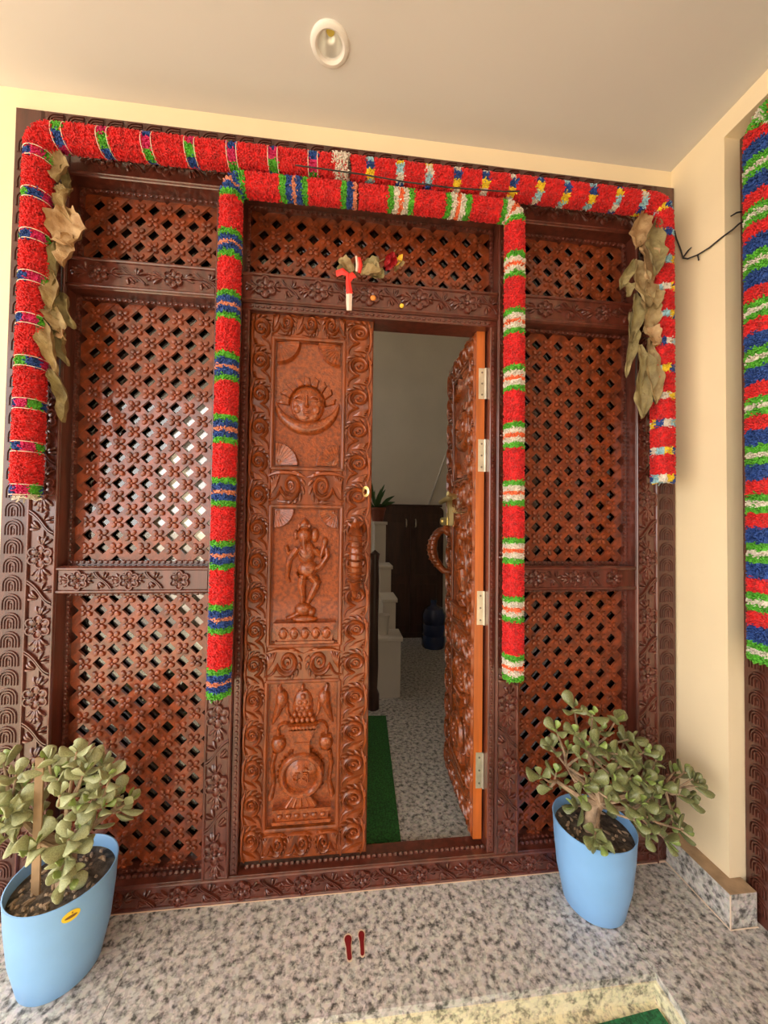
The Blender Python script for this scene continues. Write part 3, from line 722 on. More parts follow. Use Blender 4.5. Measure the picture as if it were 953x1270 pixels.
closed = make_leaf('door_1', 'closed carved door leaf with sun, dancer and vase panels', None)
closed.location = (XC-0.4565, 0.031, 0.105)
b = MB().lathe([(0.002, -.016), (0.010, -.016), (0.012, -.008), (0.006, -.004), (0.013, 0.0)], 14)
k = b.mesh('knob', BRASS)
link('keyhole_knob', k, closed, (0.434, -0.016, 1.344), (-math.pi/2, 0, 0), (1, 1.6, -1))
opened = make_leaf('door_2', 'carved door leaf swung open into the dark hall', True)
opened.scale = (-1, 1, 1)
opened.location = (0.522, 0.048, 0.105)
opened.rotation_euler = (0, 0, math.radians(-92.4))
# brass latch on the open leaf (local x from its hinge edge)
b = MB()
b.box(0.335, 0.368, -0.026, 0.0, 1.215, 1.352, 0.004)
b.tube([(0.21, -0.028, 1.350), (0.34, -0.034, 1.346), (0.475, -0.033, 1.336)], [0.012, 0.013, 0.012], 8)
b.tube([(0.215, -0.030, 1.352), (0.210, -0.046, 1.356), (0.205, -0.062, 1.362)], [0.010, 0.010, 0.012], 8)
b.box(0.350, 0.468, -0.032, -0.022, 1.216, 1.256, 0.003)
b.tube([(0.452, -0.018, 1.236), (0.452, -0.038, 1.236)], 0.016, 10)
la = b.build('latch', BRASS, opened); la['label'] = 'pale brass latch'
for z0, z1 in ((1.851, 1.727), (1.565, 1.436), (0.963, 0.830), (0.334, 0.197)):
    hg = MB()
    # plates lie on the hinge edge (local x = 0 plane) and reach over to the jamb
    hg.add([(-.0026, 0.010, z1), (-.0026, LT+.004, z1), (-.0026, LT+.004, z0), (-.0026, 0.010, z0), (-.0010, 0.010, z1), (-.0010, LT+.004, z1), (-.0010, LT+.004, z0), (-.0010, 0.010, z0)],
           [(0, 1, 2, 3), (7, 6, 5, 4), (0, 4, 5, 1), (1, 5, 6, 2), (2, 6, 7, 3), (3, 7, 4, 0)])
    hg.tube([(-0.004, LT+.003, z1), (-0.004, LT+.003, z0)], 0.0048, 8)
    ho = hg.build('hinge', STEEL, opened, smooth=True); ho['label'] = 'pale metal hinge'
    for t in (0.14, 0.5, 0.86):
        z = z1+(z0-z1)*t
        MB().tube([(-.0024, 0.024, z), (-.0036, 0.024, z)], 0.004, 8).build('screw', SCREW, ho)

# ------------------------------------------------------------------ yarn garlands
class Path:
    def __init__(s, pts, rad=0.05):
        P = [np.array(p, float) for p in pts]; o = [P[0]]
        for i in range(1, len(P)-1):          # rounded corners
            a = P[i]+(P[i-1]-P[i])/np.linalg.norm(P[i-1]-P[i])*rad; c = P[i]+(P[i+1]-P[i])/np.linalg.norm(P[i+1]-P[i])*rad
            for t in np.linspace(0, 1, 8): o.append((1-t)**2*a+2*t*(1-t)*P[i]+t*t*c)
        o.append(P[-1]); s.P = np.array(o)
        s.s = np.concatenate([[0], np.cumsum(np.linalg.norm(np.diff(s.P, axis=0), axis=1))]); s.L = s.s[-1]
    def at(s, q):
        q = np.asarray(q, float)
        p = np.stack([np.interp(q, s.s, s.P[:, k]) for k in range(3)], -1)
        e = 0.006
        a = np.stack([np.interp(np.clip(q-e, 0, s.L), s.s, s.P[:, k]) for k in range(3)], -1)
        b = np.stack([np.interp(np.clip(q+e, 0, s.L), s.s, s.P[:, k]) for k in range(3)], -1)
        t = b-a; t /= np.linalg.norm(t, axis=-1)[..., None]+1e-9
        return p, t
def bristle_mesh(name, path, s0, s1, R, th0, th1, m_, front, spacing=0.0056, tip=1.0, lean=0.25):
    """a tuft band: a soft core plus thousands of short yarn ends standing out of it"""
    area = (s1-s0)*R*(th1-th0); n = max(12, int(area/spacing**2))
    q = rng.uniform(s0, s1, n); th = rng.uniform(th0, th1, n)
    def frame_at(q, th):
        p, t = path.at(q)
        f = np.array(front, float); nrm = f-(t@f)[:, None]*t; nrm /= np.linalg.norm(nrm, axis=1)[:, None]
        bn = np.cross(t, nrm)
        d = nrm*np.cos(th)[:, None]+bn*np.sin(th)[:, None]
        return p, t, d, np.cross(t, d)
    p, t, d, e = frame_at(q, th)
    ln = R*(0.93+0.11*rng.random(n))*tip
    dr = d+t*rng.normal(0, lean, n)[:, None]+e*rng.normal(0, lean, n)[:, None]; dr /= np.linalg.norm(dr, axis=1)[:, None]
    b0 = p+d*R*0.60; b1 = b0+dr*(ln-R*0.60)[:, None]
    w0, w1 = 0.0036, 0.0026
    rot = rng.uniform(0, 2*math.pi, n); V = []
    for k in range(3):
        a = rot+k*2*math.pi/3; off = t*np.cos(a)[:, None]+e*np.sin(a)[:, None]
        V.append((b0+off*w0, b1+off*w1))
    verts = np.stack([V[0][0], V[1][0], V[2][0], V[0][1], V[1][1], V[2][1]], 1).reshape(-1, 3)
    k = (np.arange(n)*6)[:, None]
    quads = np.concatenate([k+np.array([[0, 1, 4, 3]]), k+np.array([[1, 2, 5, 4]]), k+np.array([[2, 0, 3, 5]])], 0)
    tris = k+np.array([[3, 4, 5]])
    # core
    na = max(3, int(10*(th1-th0)/(2*math.pi))+1); ns = max(2, int((s1-s0)/0.02)+1)
    qq, tt = np.meshgrid(np.linspace(s0, s1, ns), np.linspace(th0, th1, na), indexing='ij')
    p, t, d, e = frame_at(qq.ravel(), tt.ravel()); core = p+d*R*0.80
    o = len(verts); verts = np.concatenate([verts, core])
    cf = [(o+i*na+j, o+i*na+j+1, o+(i+1)*na+j+1, o+(i+1)*na+j) for i in range(ns-1) for j in range(na-1)]
    faces = quads.tolist()+tris.tolist()+cf
    me = bpy.data.meshes.new(name); me.from_pydata(verts.tolist(), [], faces); me.materials.append(m_); me.update()
    return me
TAU = 2*math.pi
def ring_mesh(path, s, R, front, m_):
    p, t = path.at(np.array([s])); f = np.array(front, float); t = t[0]; nrm = f-(t@f)*t; nrm /= np.linalg.norm(nrm); bn = np.cross(t, nrm)
    pts = [p[0]+R*(nrm*math.cos(a)+bn*math.sin(a)) for a in np.linspace(0, TAU, 21)]
    return MB().tube(pts, 0.0013, 5).mesh('thread', m_)
def garland(label, pts, R, segs, front=(0, -1, 0), end='white', rad=0.05):
    """segs: list of (length, colour) or (length, [sector colours]) from the start of the path"""
    path = Path(pts, rad)
    root = thing('yarn_garland', label, 'garland', tuple(path.P[0]), 'yarn garlands over the entrances')
    off = -path.P[0]; path.P = path.P+off
    s = 0.0; i = 0
    while s < path.L-0.004:
        ln, c = segs(i); e = min(path.L, s+ln)
        if isinstance(c, str):
            link(c+'_band', bristle_mesh(c+'_band', path, s, e, R, 0, TAU, YARN[c], front), root)
        else:
            k = len(c); a0 = rng.uniform(0, TAU)
            for j, cc in enumerate(c):
                link(cc+'_tuft', bristle_mesh(cc+'_tuft', path, s, e, R*0.985, a0+j*TAU/k, a0+(j+1)*TAU/k, YARN[cc], front, lean=0.32), root)
            if 'magenta' in c:
                for q in (s, e): link('thread', ring_mesh(path, q, R*0.97, front, THREAD), root)
        s = e; i += 1
    return root
def segs_small(colours, band, red):
    cs = [list(np.roll(colours, k)) for k in range(len(colours))]
    def f(i): return (band, cs[(i//2) % len(cs)]) if i % 2 == 0 else (red, 'red')
    return f
def segs_wide(seq, red, start_red=0.0):
    n = len(seq)+1
    def f(i):
        if start_red:
            if i == 0: return (start_red, 'red')
            i -= 1
        k = i % n
        return (red, 'red') if k == n-1 else seq[k]
    return f
GY = -0.072
g1 = garland('thick red yarn garland ringed with thin green, blue and magenta tufts', [(-1.008, GY, 1.407), (-1.004, GY, 2.585), (0.000, GY, 2.589)], 0.0415, segs_small(['green', 'blue', 'magenta', 'green', 'blue', 'magenta'], 0.032, 0.103))
garland('red yarn garland with small yellow, white and pale blue tufts by the cream wall', [(1.228, GY, 1.503), (1.226, GY, 2.593), (0.012, GY, 2.593)], 0.041, segs_small(['white', 'sky', 'yellow', 'blue', 'sky', 'white', 'yellow', 'blue'], 0.028, 0.077))
BLUEBAND = [(0.020, 'green'), (0.022, 'blue'), (0.012, 'peach'), (0.022, 'blue'), (0.020, 'green')]
WHITEBAND = [(0.020, 'green'), (0.020, 'white'), (0.014, 'orange'), (0.020, 'white'), (0.020, 'green')]
garland('red yarn garland with green and navy bands hanging beside the closed door leaf', [(-0.402, GY, 0.751), (-0.398, GY, 2.494), (0.030, GY, 2.498)], 0.0390, segs_wide(BLUEBAND, 0.114), rad=0.045)
garland('red yarn garland with green and white bands hanging beside the open door leaf', [(0.626, GY, 0.771), (0.623, GY, 2.501), (0.040, GY, 2.498)], 0.0385, segs_wide(WHITEBAND, 0.116), rad=0.045)
SIDE = [(0.024, 'green'), (0.016, 'white'), (0.024, 'green'), (0.050, 'blue'), (0.046, 'red'), (0.022, 'green'), (0.016, 'white'), (0.022, 'green'), (0.046, 'red'), (0.050, 'blue')]
garland('striped yarn garland of blue, red, green and white on the side door', [(1.362, -0.322, 0.905), (1.362, -0.322, 2.672), (1.362, -1.25, 2.672)], 0.050, lambda i: SIDE[i % len(SIDE)], front=(-1, 0, 0))
def tuft(root, off, length, R_, axis, lean=.5):
    d = np.array(axis, float)*length/2; c = np.array(off, float)
    link('white_tuft', bristle_mesh('white_tuft', Path([c-d, c+d]), 0.0, length, R_, 0, TAU, YARN['white'], (0, -1, 0), lean=lean), root)
tuft(g1, (0.984, 0.0, 1.183), 0.045, 0.0475, (1, 0, 0))
tuft(g1, (0.0, 0.0, -0.004), 0.014, 0.036, (0, 0, 1))

# ------------------------------------------------------------------ side door in the cream wall
side = thing('carved_side_frame', 'dark carved wooden frame of the side door in the cream wall', 'entrance frame', (REC, -0.82, 0))
def yz(bm_mesh_name, bm, parent, m_): return bm.build(bm_mesh_name, m_, parent)
for s in (1, -1):
    a, b_ = sorted((s*0.618, s*0.53)); p = MB().box(0.0, 0.10, a, b_, 0.0, 2.75).build('outer_border', WOOD_B, side)
    for k in range(42): link('arch_carving', ARCH, p, (-0.0003, s*0.574, 0.06+k*0.0625), (0, 0, -math.pi/2))
    a, b_ = sorted((s*0.53, s*0.44)); p = MB().box(0.004, 0.10, a, b_, 0.0, 2.66).build('post', WOOD_D, side)
    for k in range(11): link('flower_carving', FLOWER, p, (0.0035, s*0.485, 0.15+k*0.235), (0, 0, -math.pi/2))
p = MB().box(0.0, 0.10, -0.53, 0.53, 2.66, 2.75).build('outer_border', WOOD_B, side)
for k in range(16): link('arch_carving', ARCH, p, (-0.0003, -0.48+k*0.064, 2.705), (0, math.pi/2, -math.pi/2))
p = MB().box(0.004, 0.10, -0.44, 0.44, 2.53, 2.66).build('top_rail', WOOD_D, side)
dl = link('door_3', None, None, (REC+0.04, -0.82, 0.0)); struct(dl)
for s in (1, -1):
    MB().box(0.0, 0.04, min(0, s*0.437), max(0, s*0.437), 0.02, 2.525).build('door_panel', WOOD_O, dl)
    for z0, z1 in ((0.15, 0.85), (0.97, 1.67), (1.79, 2.42)):
        a, b_ = sorted((s*0.08, s*0.36))
        MB().box(-0.012, 0.0, a, b_, z0, z1).build('raised_panel', WOOD_P, dl)

# ------------------------------------------------------------------ strings of dried leaves
def dry_leaf_mb(p0, p1, width, curl, twist, seed, bend=0.0):
    """a curled dry leaf from p0 to p1 (x,y,z), with a midrib fold and a wavy edge"""
    r = random.Random(seed)
    p0 = np.array(p0, float); p1 = np.array(p1, float); ax = p1-p0; L = np.linalg.norm(ax); ax /= L
    sidev = np.cross(ax, np.array([0, 1.0, 0])); sidev /= np.linalg.norm(sidev); out = np.cross(sidev, ax)
    if out[1] > 0: out = -out
    nu, nv = 18, 10; v = []; f = []
    ph = r.uniform(0, 6)
    for i in range(nu+1):
        t = i/nu
        prof = max(0.05, math.sin(math.pi*min(1, t*0.95+0.04))**0.75)*(1+0.14*math.sin(7*t+ph)+0.07*math.sin(23*t+2*ph))
        tw = twist*(t-0.3)
        cx = p0+ax*L*t+sidev*bend*math.sin(math.pi*t)+out*0.006*math.sin(5*t+ph)
        sv = sidev*math.cos(tw)+out*math.sin(tw); ov = out*math.cos(tw)-sidev*math.sin(tw)
        for j in range(nv+1):
            u = (j/nv-0.5)*2
            wv = 0.16*math.sin(9*t+3*u+ph)+0.09*math.sin(21*t-6*u+2*ph)+0.07*math.sin(12*u+5*t)
            v.append(cx+sv*u*width/2*prof*math.cos(curl*u*0.8)+ov*(abs(u)**1.5*curl*width*0.45*prof+wv*width*0.55*(0.25+0.75*abs(u))-0.05*width*math.exp(-(u*4)**2)))
    for i in range(nu):
        for j in range(nv):
            a = i*(nv+1)+j; f.append((a, a+1, a+nv+2, a+nv+1))
    b = MB(); b.add(v, f)
    n0 = len(v)
    b2 = MB(); b2.add(v, f); b2.add([q+out*-0.0016 for q in v], [tuple(reversed(q)) for q in f])
    ring = [(i*(nv+1)) for i in range(nu+1)]+[nu*(nv+1)+j for j in range(1, nv+1)]+[i*(nv+1)+nv for i in range(nu-1, -1, -1)]+[j for j in range(nv-1, 0, -1)]
    for a, c in zip(ring, ring[1:]+ring[:1]): b2.f.append((a, c, c+n0, a+n0)); b2.mi.append(0)
    return b2
def leaf_string(label, string, leaves, seed, dx):
    o = np.array(string[0])
    root = thing('dried_leaf_string', label, 'leaf garland', tuple(o), 'strings of dried leaves')
    MB().tube([tuple(np.array(p)-o) for p in string], 0.0022, 5).build('string', WIREB, root)
    for k, (p0, p1, wd, cu, tw, bd, mm) in enumerate(leaves):
        dry_leaf_mb(np.array(p0)-o+(dx, -0.030, -.022), np.array(p1)-o+(dx, -0.030, -.022), wd*1.3, cu, tw, seed+k, bd).build('dry_leaf', mm, root, angle=70)
Y1 = -0.028
leaf_string('string of curled tan dried leaves beside the thick red and green garland', [(-0.985, -.012, 2.58), (-0.972, -.014, 2.40), (-0.965, -.014, 2.1), (-0.962, -.014, 1.82)], [
    ((-0.990, Y1-.01, 2.566), (-0.972, Y1-.02, 2.452), 0.055, 0.5, 0.3, 0.012, DRY),
    ((-0.968, Y1, 2.53), (-0.945, Y1, 2.42), 0.030, 0.7, 0.5, 0.0, DRYG),
    ((-0.985, Y1, 2.452), (-0.952, Y1-.012, 2.425), 0.030, 0.5, 0.2, 0.0, DRY),
    ((-0.975, Y1, 2.425), (-0.962, Y1, 2.335), 0.030, 0.7, 0.3, 0.0, DRY),
    ((-0.934, Y1-.01, 2.445), (-0.926, Y1-.02, 2.325), 0.034, 0.9, 0.4, -0.022, DRY),
    ((-0.955, Y1-.02, 2.372), (-0.915, Y1-.03, 2.235), 0.098, 0.30, 0.2, 0.0, DRYP),
    ((-0.930, Y1-.02, 2.285), (-0.935, Y1-.03, 2.165), 0.052, 0.55, 0.4, 0.0, DRYP),
    ((-0.978, Y1, 2.27), (-0.992, Y1-.01, 2.10), 0.036, 0.9, 0.5, 0.008, DRYG),
    ((-0.990, Y1-.01, 2.17), (-0.980, Y1-.02, 2.02), 0.044, 0.8, -0.5, 0.010, DRY),
    ((-0.975, Y1, 2.10), (-0.925, Y1, 1.985), 0.060, 0.6, 0.6, 0.0, DRYG),
    ((-0.980, Y1-.01, 2.05), (-0.948, Y1-.02, 1.955), 0.050, 0.6, -0.4, 0.0, DRY),
    ((-1.006, Y1-.02, 2.00), (-0.958, Y1-.02, 1.815), 0.048, 0.9, 0.3, 0.014, DRY),
    ((-0.965, Y1, 1.985), (-0.938, Y1, 1.86), 0.050, 0.8, 0.8, 0.0, DRYG),
    ((-0.955, Y1-.02, 1.97), (-0.925, Y1-.03, 1.93), 0.026, 0.5, 0.4, 0.0, DRYP),
    ((-0.980, Y1-.01, 1.838), (-0.925, Y1-.02, 1.665), 0.046, 1.0, 0.4, 0.020, DRYG)], 11, 0.028)
Y2 = -0.03
leaf_string('string of crumpled olive dried leaves beside the yellow tufted garland', [(1.19, -.012, 2.60), (1.18, -.012, 2.3), (1.165, -.012, 1.9)], [
    ((1.186, Y2-.01, 2.585), (1.140, Y2-.02, 2.425), 0.066, 0.5, 0.3, 0.0, DRYP),
    ((1.222, Y2-.03, 2.545), (1.196, Y2-.05, 2.305), 0.064, 0.6, 0.3, -0.012, DRYG),
    ((1.165, Y2-.02, 2.450), (1.205, Y2-.03, 2.290), 0.062, 0.5, -0.4, 0.0, DRYP),
    ((1.150, Y2-.01, 2.390), (1.185, Y2-.03, 2.190), 0.058, 0.6, 0.5, 0.0, DRY),
    ((1.148, Y2, 2.395), (1.092, Y2, 2.275), 0.040, 0.8, 0.5, 0.0, DRYG),
    ((1.110, Y2, 2.300), (1.130, Y2-.01, 2.250), 0.036, 0.5, 0.3, 0.0, DRYG),
    ((1.180, Y2-.03, 2.300), (1.210, Y2-.04, 2.185), 0.050, 0.6, 0.3, 0.0, DRY),
    ((1.150, Y2-.01, 2.260), (1.128, Y2-.02, 2.060), 0.044, 0.8, 0.6, 0.0, DRYG),
    ((1.176, Y2-.02, 2.240), (1.200, Y2-.03, 2.075), 0.066, 0.5, -0.3, 0.0, DRY),
    ((1.135, Y2, 2.190), (1.116, Y2-.01, 1.930), 0.040, 0.9, 0.4, 0.0, DRYG),
    ((1.172, Y2-.02, 2.110), (1.222, Y2-.05, 2.050), 0.052, 0.6, 0.4, 0.0, DRYP),
    ((1.196, Y2-.02, 2.080), (1.212, Y2-.03, 1.820), 0.050, 0.7, 0.5, 0.0, DRY),
    ((1.155, Y2-.02, 2.050), (1.158, Y2-.03, 1.765), 0.070, 0.6, 0.3, 0.010, DRYG),
    ((1.185, Y2-.01, 1.960), (1.190, Y2-.02, 1.840), 0.040, 0.8, 0.6, 0.0, DRY)], 47, -0.032)

# ------------------------------------------------------------------ dried offering with ribbon on the lintel
bq = thing('dried_bouquet', 'small dried bouquet tied with a red and white ribbon on the lintel', 'bouquet', (0.06, -0.02, 2.262))
O = np.array((0.06, -0.02, 2.262))
for k, (p0, p1, wd, cu, mm) in enumerate([
    ((-0.035, -.02, 2.262), (0.035, -.03, 2.262), 0.060, 0.4, DRYG), ((-0.030, -.03, 2.290), (0.030, -.04, 2.255), 0.045, 0.5, DRY), ((-0.02, -.02, 2.245), (0.045, -.02, 2.275), 0.040, 0.5, DRYG),
    ((0.050, -.03, 2.248), (0.125, -.04, 2.262), 0.040, 0.6, DRY), ((0.058, -.03, 2.285), (0.120, -.03, 2.300), 0.036, 0.5, DRYG), ((0.075, -.02, 2.270), (0.128, -.03, 2.258), 0.060, 0.5, DRY),
    ((0.10, -.02, 2.24), (0.135, -.02, 2.275), 0.045, 0.5, DRYG), ((0.180, -.03, 2.285), (0.204, -.03, 2.335), 0.026, 0.6, MARIG), ((0.185, -.03, 2.300), (0.215, -.03, 2.300), 0.022, 0.6, DRY), ((0.18, -.02, 2.27), (0.192, -.02, 2.315), 0.02, 0.5, DRY)]):
    dry_leaf_mb(np.array(p0)-O, np.array(p1)-O, wd, cu, 0.4, 90+k).build('dry_leaf', mm, bq, angle=70)
b = MB(); b.tube([tuple(np.array(p)-O) for p in ((0.02, -.03, 2.262), (0.11, -.03, 2.292), (0.15, -.03, 2.318), (0.178, -.03, 2.346))], [0.003, 0.0025, 0.002, 0.0015], 5); b.build('stem', DRY, bq)
for k in range(9):
    a = k*0.7; c = np.array((0.160+0.014*math.cos(a), -.035-.004*(k % 3), 2.292+0.018*math.sin(a)))-O
    dry_leaf_mb(c+(-.008, 0, -.012), c+(.008, -.006, .014), 0.024, 0.9, 0.6, 130+k).build('petal', DARKRED, bq, angle=70)
def ribbon(pts, wd, m_, nm='ribbon'):
    P = np.array(pts)-O; n = len(P); v = []; f = []
    T = np.gradient(P, axis=0); T /= np.linalg.norm(T, axis=1)[:, None]
    for i in range(n):
        sv = np.cross(T[i], (0, 1, 0)); sv = sv/np.linalg.norm(sv); ww = wd if np.isscalar(wd) else np.interp(i/(n-1), np.linspace(0, 1, len(wd)), wd)
        v += [P[i]+sv*ww/2, P[i]+np.array((0, -.004, 0)), P[i]-sv*ww/2, P[i]+np.array((0, .0012, 0))]
    for i in range(n-1):
        for j in range(4): f.append((i*4+j, i*4+(j+1) % 4, i*4+4+(j+1) % 4, i*4+4+j))
    f += [(0, 1, 2, 3), ((n-1)*4+3, (n-1)*4+2, (n-1)*4+1, (n-1)*4)]
    MB().add(v, f).build(nm, m_, bq)
ribbon([(-0.038, -.035, 2.236), (-0.015, -.045, 2.240), (0.006, -.042, 2.232)], [0.022, 0.026, 0.012], RIBR)
ribbon([(0.028, -.045, 2.232), (0.016, -.048, 2.222), (0.008, -.045, 2.205)], [0.026, 0.022, 0.014], RIBR)
ribbon([(0.004, -.045, 2.236), (0.006, -.047, 2.20), (0.012, -.046, 2.160)], [0.012, 0.018, 0.024], RIBR)
ribbon([(0.010, -.044, 2.165), (0.010, -.043, 2.13), (0.011, -.042, 2.100)], [0.022, 0.021, 0.018], RIBW, 'ribbon_end')
ribbon([(0.044, -.050, 2.292), (0.050, -.055, 2.262), (0.046, -.050, 2.236)], [0.012, 0.014, 0.010], RIBR)
ribbon([(0.034, -.050, 2.296), (0.038, -.055, 2.262), (0.036, -.050, 2.240)], [0.008, 0.010, 0.008], RIBW, 'ribbon_end')
for nm, lb, x, z, r, mm in (('paste_mark', 'orange paste dab on the carved lintel', 0.100, 2.172, 0.011, ORDAB), ('paste_mark', 'bright yellow paste dab on the carved lintel', 0.2085, 2.151, 0.0085, MARIG)):
    tag(MB().dome(circ(0, 0, r, 12, r*0.9), 0.006, rings=3).build(nm, mm, None, (x, -0.012, z)), lb, 'paste mark')

# ------------------------------------------------------------------ wires
b = MB().tube([(1.352, -0.002, 2.56), (1.350, -0.012, 2.52), (1.349, -0.035, 2.45), (1.347, -0.045, 2.415), (1.347, -0.065, 2.398), (1.349, -0.105, 2.385), (1.350, -0.150, 2.380), (1.351, -0.195, 2.384), (1.375, -0.212, 2.402), (1.400, -0.214, 2.425), (1.425, -0.216, 2.440)], 0.0030, 6)
wr = tag(b.build('wire', WIREB), 'thin black wire sagging across the cream corner wall', 'wire')
MB().tube([(1.347, -0.046, 2.418), (1.345, -0.070, 2.428), (1.345, -0.083, 2.430)], [0.0028, 0.003, 0.002], 6).build('wire_end', WIREB, wr)
MB().tube([(1.349, -0.105, 2.387), (1.348, -0.110, 2.360)], 0.0026, 6).build('wire_end', WIREB, wr)
tag(MB().tube([(1.375, -0.207, 2.456), (1.392, -0.212, 2.466), (1.424, -0.214, 2.475)], [0.002, 0.003, 0.003], 6).build('wire', WIREB), 'short black wire stub above the sagging wire by the side door', 'wire')
tag(MB().tube([(-0.18, -0.118, 2.542), (0.05, -0.120, 2.535), (0.2, -0.120, 2.526), (0.35, -0.120, 2.524), (0.56, -0.118, 2.534), (0.62, -.115, 2.545)], 0.0026, 6).build('string', WIREB), 'dark string stretched over the garlands above the doorway', 'string')

# ------------------------------------------------------------------ recessed ceiling lamp
dlamp = thing('recessed_ceiling_lamp', 'round white recessed spotlight in the porch ceiling', 'ceiling lamp', (-0.063, -0.232, CEIL_Z))
MB().lathe([(0.037, 0.012), (0.039, -.004), (0.046, -.0095), (0.056, -.008), (0.0605, -.003), (0.061, 0.0)], 40).build('trim_ring', PLASTW, dlamp)
MB().lathe([(0.039, 0.0), (0.036, 0.012), (0.028, 0.030), (0.016, 0.042), (0.010, 0.043)], 32).build('reflector', REFLEC, dlamp)
MB().lathe([(0.013, 0.042), (0.0115, 0.0395), (0.0, 0.039)], 20).build('led_chip', LEDY, dlamp)

# ------------------------------------------------------------------ potted jade plants
POT_R, POT_r, POT_H = 0.134, 0.099, 0.278
def jade_leaf_mesh(name, m_):
    prof = [(0.0, 0.10, .10), (0.12, 0.22, .16), (0.35, 0.55, .22), (0.60, 0.86, .24), (0.80, 0.88, .20), (0.94, 0.55, .13), (1.0, 0.12, .05)]
    v = []; f = []; n = 8
    for t, wd, th in prof:
        bend = 0.16*t*t
        for k in range(n):
            a = TAU*k/n; v.append((0.36*wd*math.cos(a), 0.42*th*math.sin(a)*1.0-bend+0.10*wd*abs(math.cos(a)), t))
    for i in range(len(prof)-1):
        for k in range(n):
            j = (k+1) % n; f.append((i*n+k, i*n+j, (i+1)*n+j, (i+1)*n+k))
    f.append(tuple(range(n-1, -1, -1))); f.append(tuple((len(prof)-1)*n+k for k in range(n)))
    b = MB(); b.add(v, f); return b.mesh(name, m_, True, 80)
def make_pot(root):
    prof = [(0.0, 0.002), (POT_r-.006, 0.0), (POT_r, 0.006), (POT_r+.020, 0.10), (POT_r+.030, 0.20), (POT_R-.001, POT_H-.004), (POT_R, POT_H-.001), (POT_R-.003, POT_H), (POT_R-.006, POT_H-.004), (POT_R-.012, 0.20), (POT_R-.016, 0.17)]
    pot = MB().lathe(prof, 56).build('pot', POTB, root, angle=60)
    r = random.Random(3); v = []; f = []; nr, na = 7, 28
    for i in range(nr+1):
        for k in range(na):
            q = (POT_R-.0075)*i/nr; a = TAU*k/na
            v.append((q*math.cos(a), q*math.sin(a), 0.243+0.010*(1-(i/nr)**2)+(r.uniform(-.004, .005) if i < nr else 0)))
    for i in range(nr):
        for k in range(na):
            j = (k+1) % na; f.append((i*na+k, i*na+j, (i+1)*na+j, (i+1)*na+k))
    so = MB().add(v, f).build('soil', SOIL, root)
    b = MB()
    for k in range(70):
        q = (POT_R-.02)*math.sqrt(r.random()); a = r.uniform(0, TAU); c = np.array((q*math.cos(a), q*math.sin(a), 0.2515+r.uniform(-.003, .004))); d = np.array((r.uniform(-1, 1), r.uniform(-1, 1), r.uniform(-.15, .25)))*r.uniform(.006, .014)
        b.tube([c-d, c, c+d], [0.002, 0.0055, 0.0015], 5)
    stuff(b.build('litter', BARK, so))
    return pot
def jade(label, loc, tips, trunk, lm, seed, size, fork):
    r = random.Random(seed)
    root = thing('potted_jade_plant', label, 'potted plant', loc, 'jade plants in blue pots')
    make_pot(root); L = np.array(loc)
    st = MB(); t0 = np.array(trunk[0])-L
    st.tube([tuple(np.array(p)-L) for p in trunk], [0.030, 0.026, 0.022, 0.016], 9)
    forks = [np.array(p)-L for p in fork]
    top = np.array(trunk[-1])-L
    for p in forks:
        mid = (top+p)/2+np.array((r.uniform(-.01, .01), r.uniform(-.01, .01), r.uniform(-.012, .004)))
        st.tube([tuple(top), tuple(mid), tuple(p)], [0.013, 0.009, 0.006], 7)
    leaves = []
    for tp in tips:
        p = np.array(tp)-L
        f0 = min(forks+[top], key=lambda q: np.linalg.norm(q-p)+(0.08 if q[2] > p[2]+.05 else 0))
        mid = (f0+p)/2+np.array((r.uniform(-.01, .01), r.uniform(-.01, .01), -.006))
        st.tube([tuple(f0), tuple(mid), tuple(p)], [0.0050, 0.0038, 0.0028], 6)
        d = p-mid; d = d/np.linalg.norm(d); d = d+np.array((0, -.15, .45)); d /= np.linalg.norm(d)
        a = np.cross(d, (0.3, 0.5, 0.8)); a /= np.linalg.norm(a); bb_ = np.cross(d, a)
        ph = r.uniform(0, math.pi)
        for lev, (back, op) in enumerate(((0.0, 0.55), (0.013, 0.95), (0.030, 1.25))):
            if lev == 2 and r.random() < (0.75 if len(tips) > 55 else 0.35): continue
            for s in (0, math.pi):
                an = ph+lev*math.pi/2+s
                o = a*math.cos(an)+bb_*math.sin(an)
                dr = d*math.cos(op)+o*math.sin(op); dr += np.array([r.uniform(-.2, .2) for _ in range(3)]); dr /= np.linalg.norm(dr)
                leaves.append((p-d*back, dr, d, size*(0.62 if lev == 0 else r.uniform(.85, 1.2)), lm[0] if (lev == 0 and r.random() < .5) else lm[1]))
    stem = st.build('stem', BARK, root)
    for p, dr, d, sc, me in leaves[:300]:
        z = Vector(dr); yv = -Vector(d)+z*Vector(d).dot(z)
        if yv.length < 1e-3: yv = Vector((0, 1, 0)).cross(z)
        yv.normalize(); x = yv.cross(z)
        M = Matrix((x, yv, z)).transposed()
        o = link('leaf', me, stem, tuple(p)); o.rotation_euler = M.to_euler(); o.scale = (sc*r.uniform(.9, 1.15), sc, sc)
    return root
LEAF_A = jade_leaf_mesh('leaf', JADE); LEAF_Y = jade_leaf_mesh('leaf', JADE2); LEAF_P = jade_leaf_mesh('leaf', JADEP)
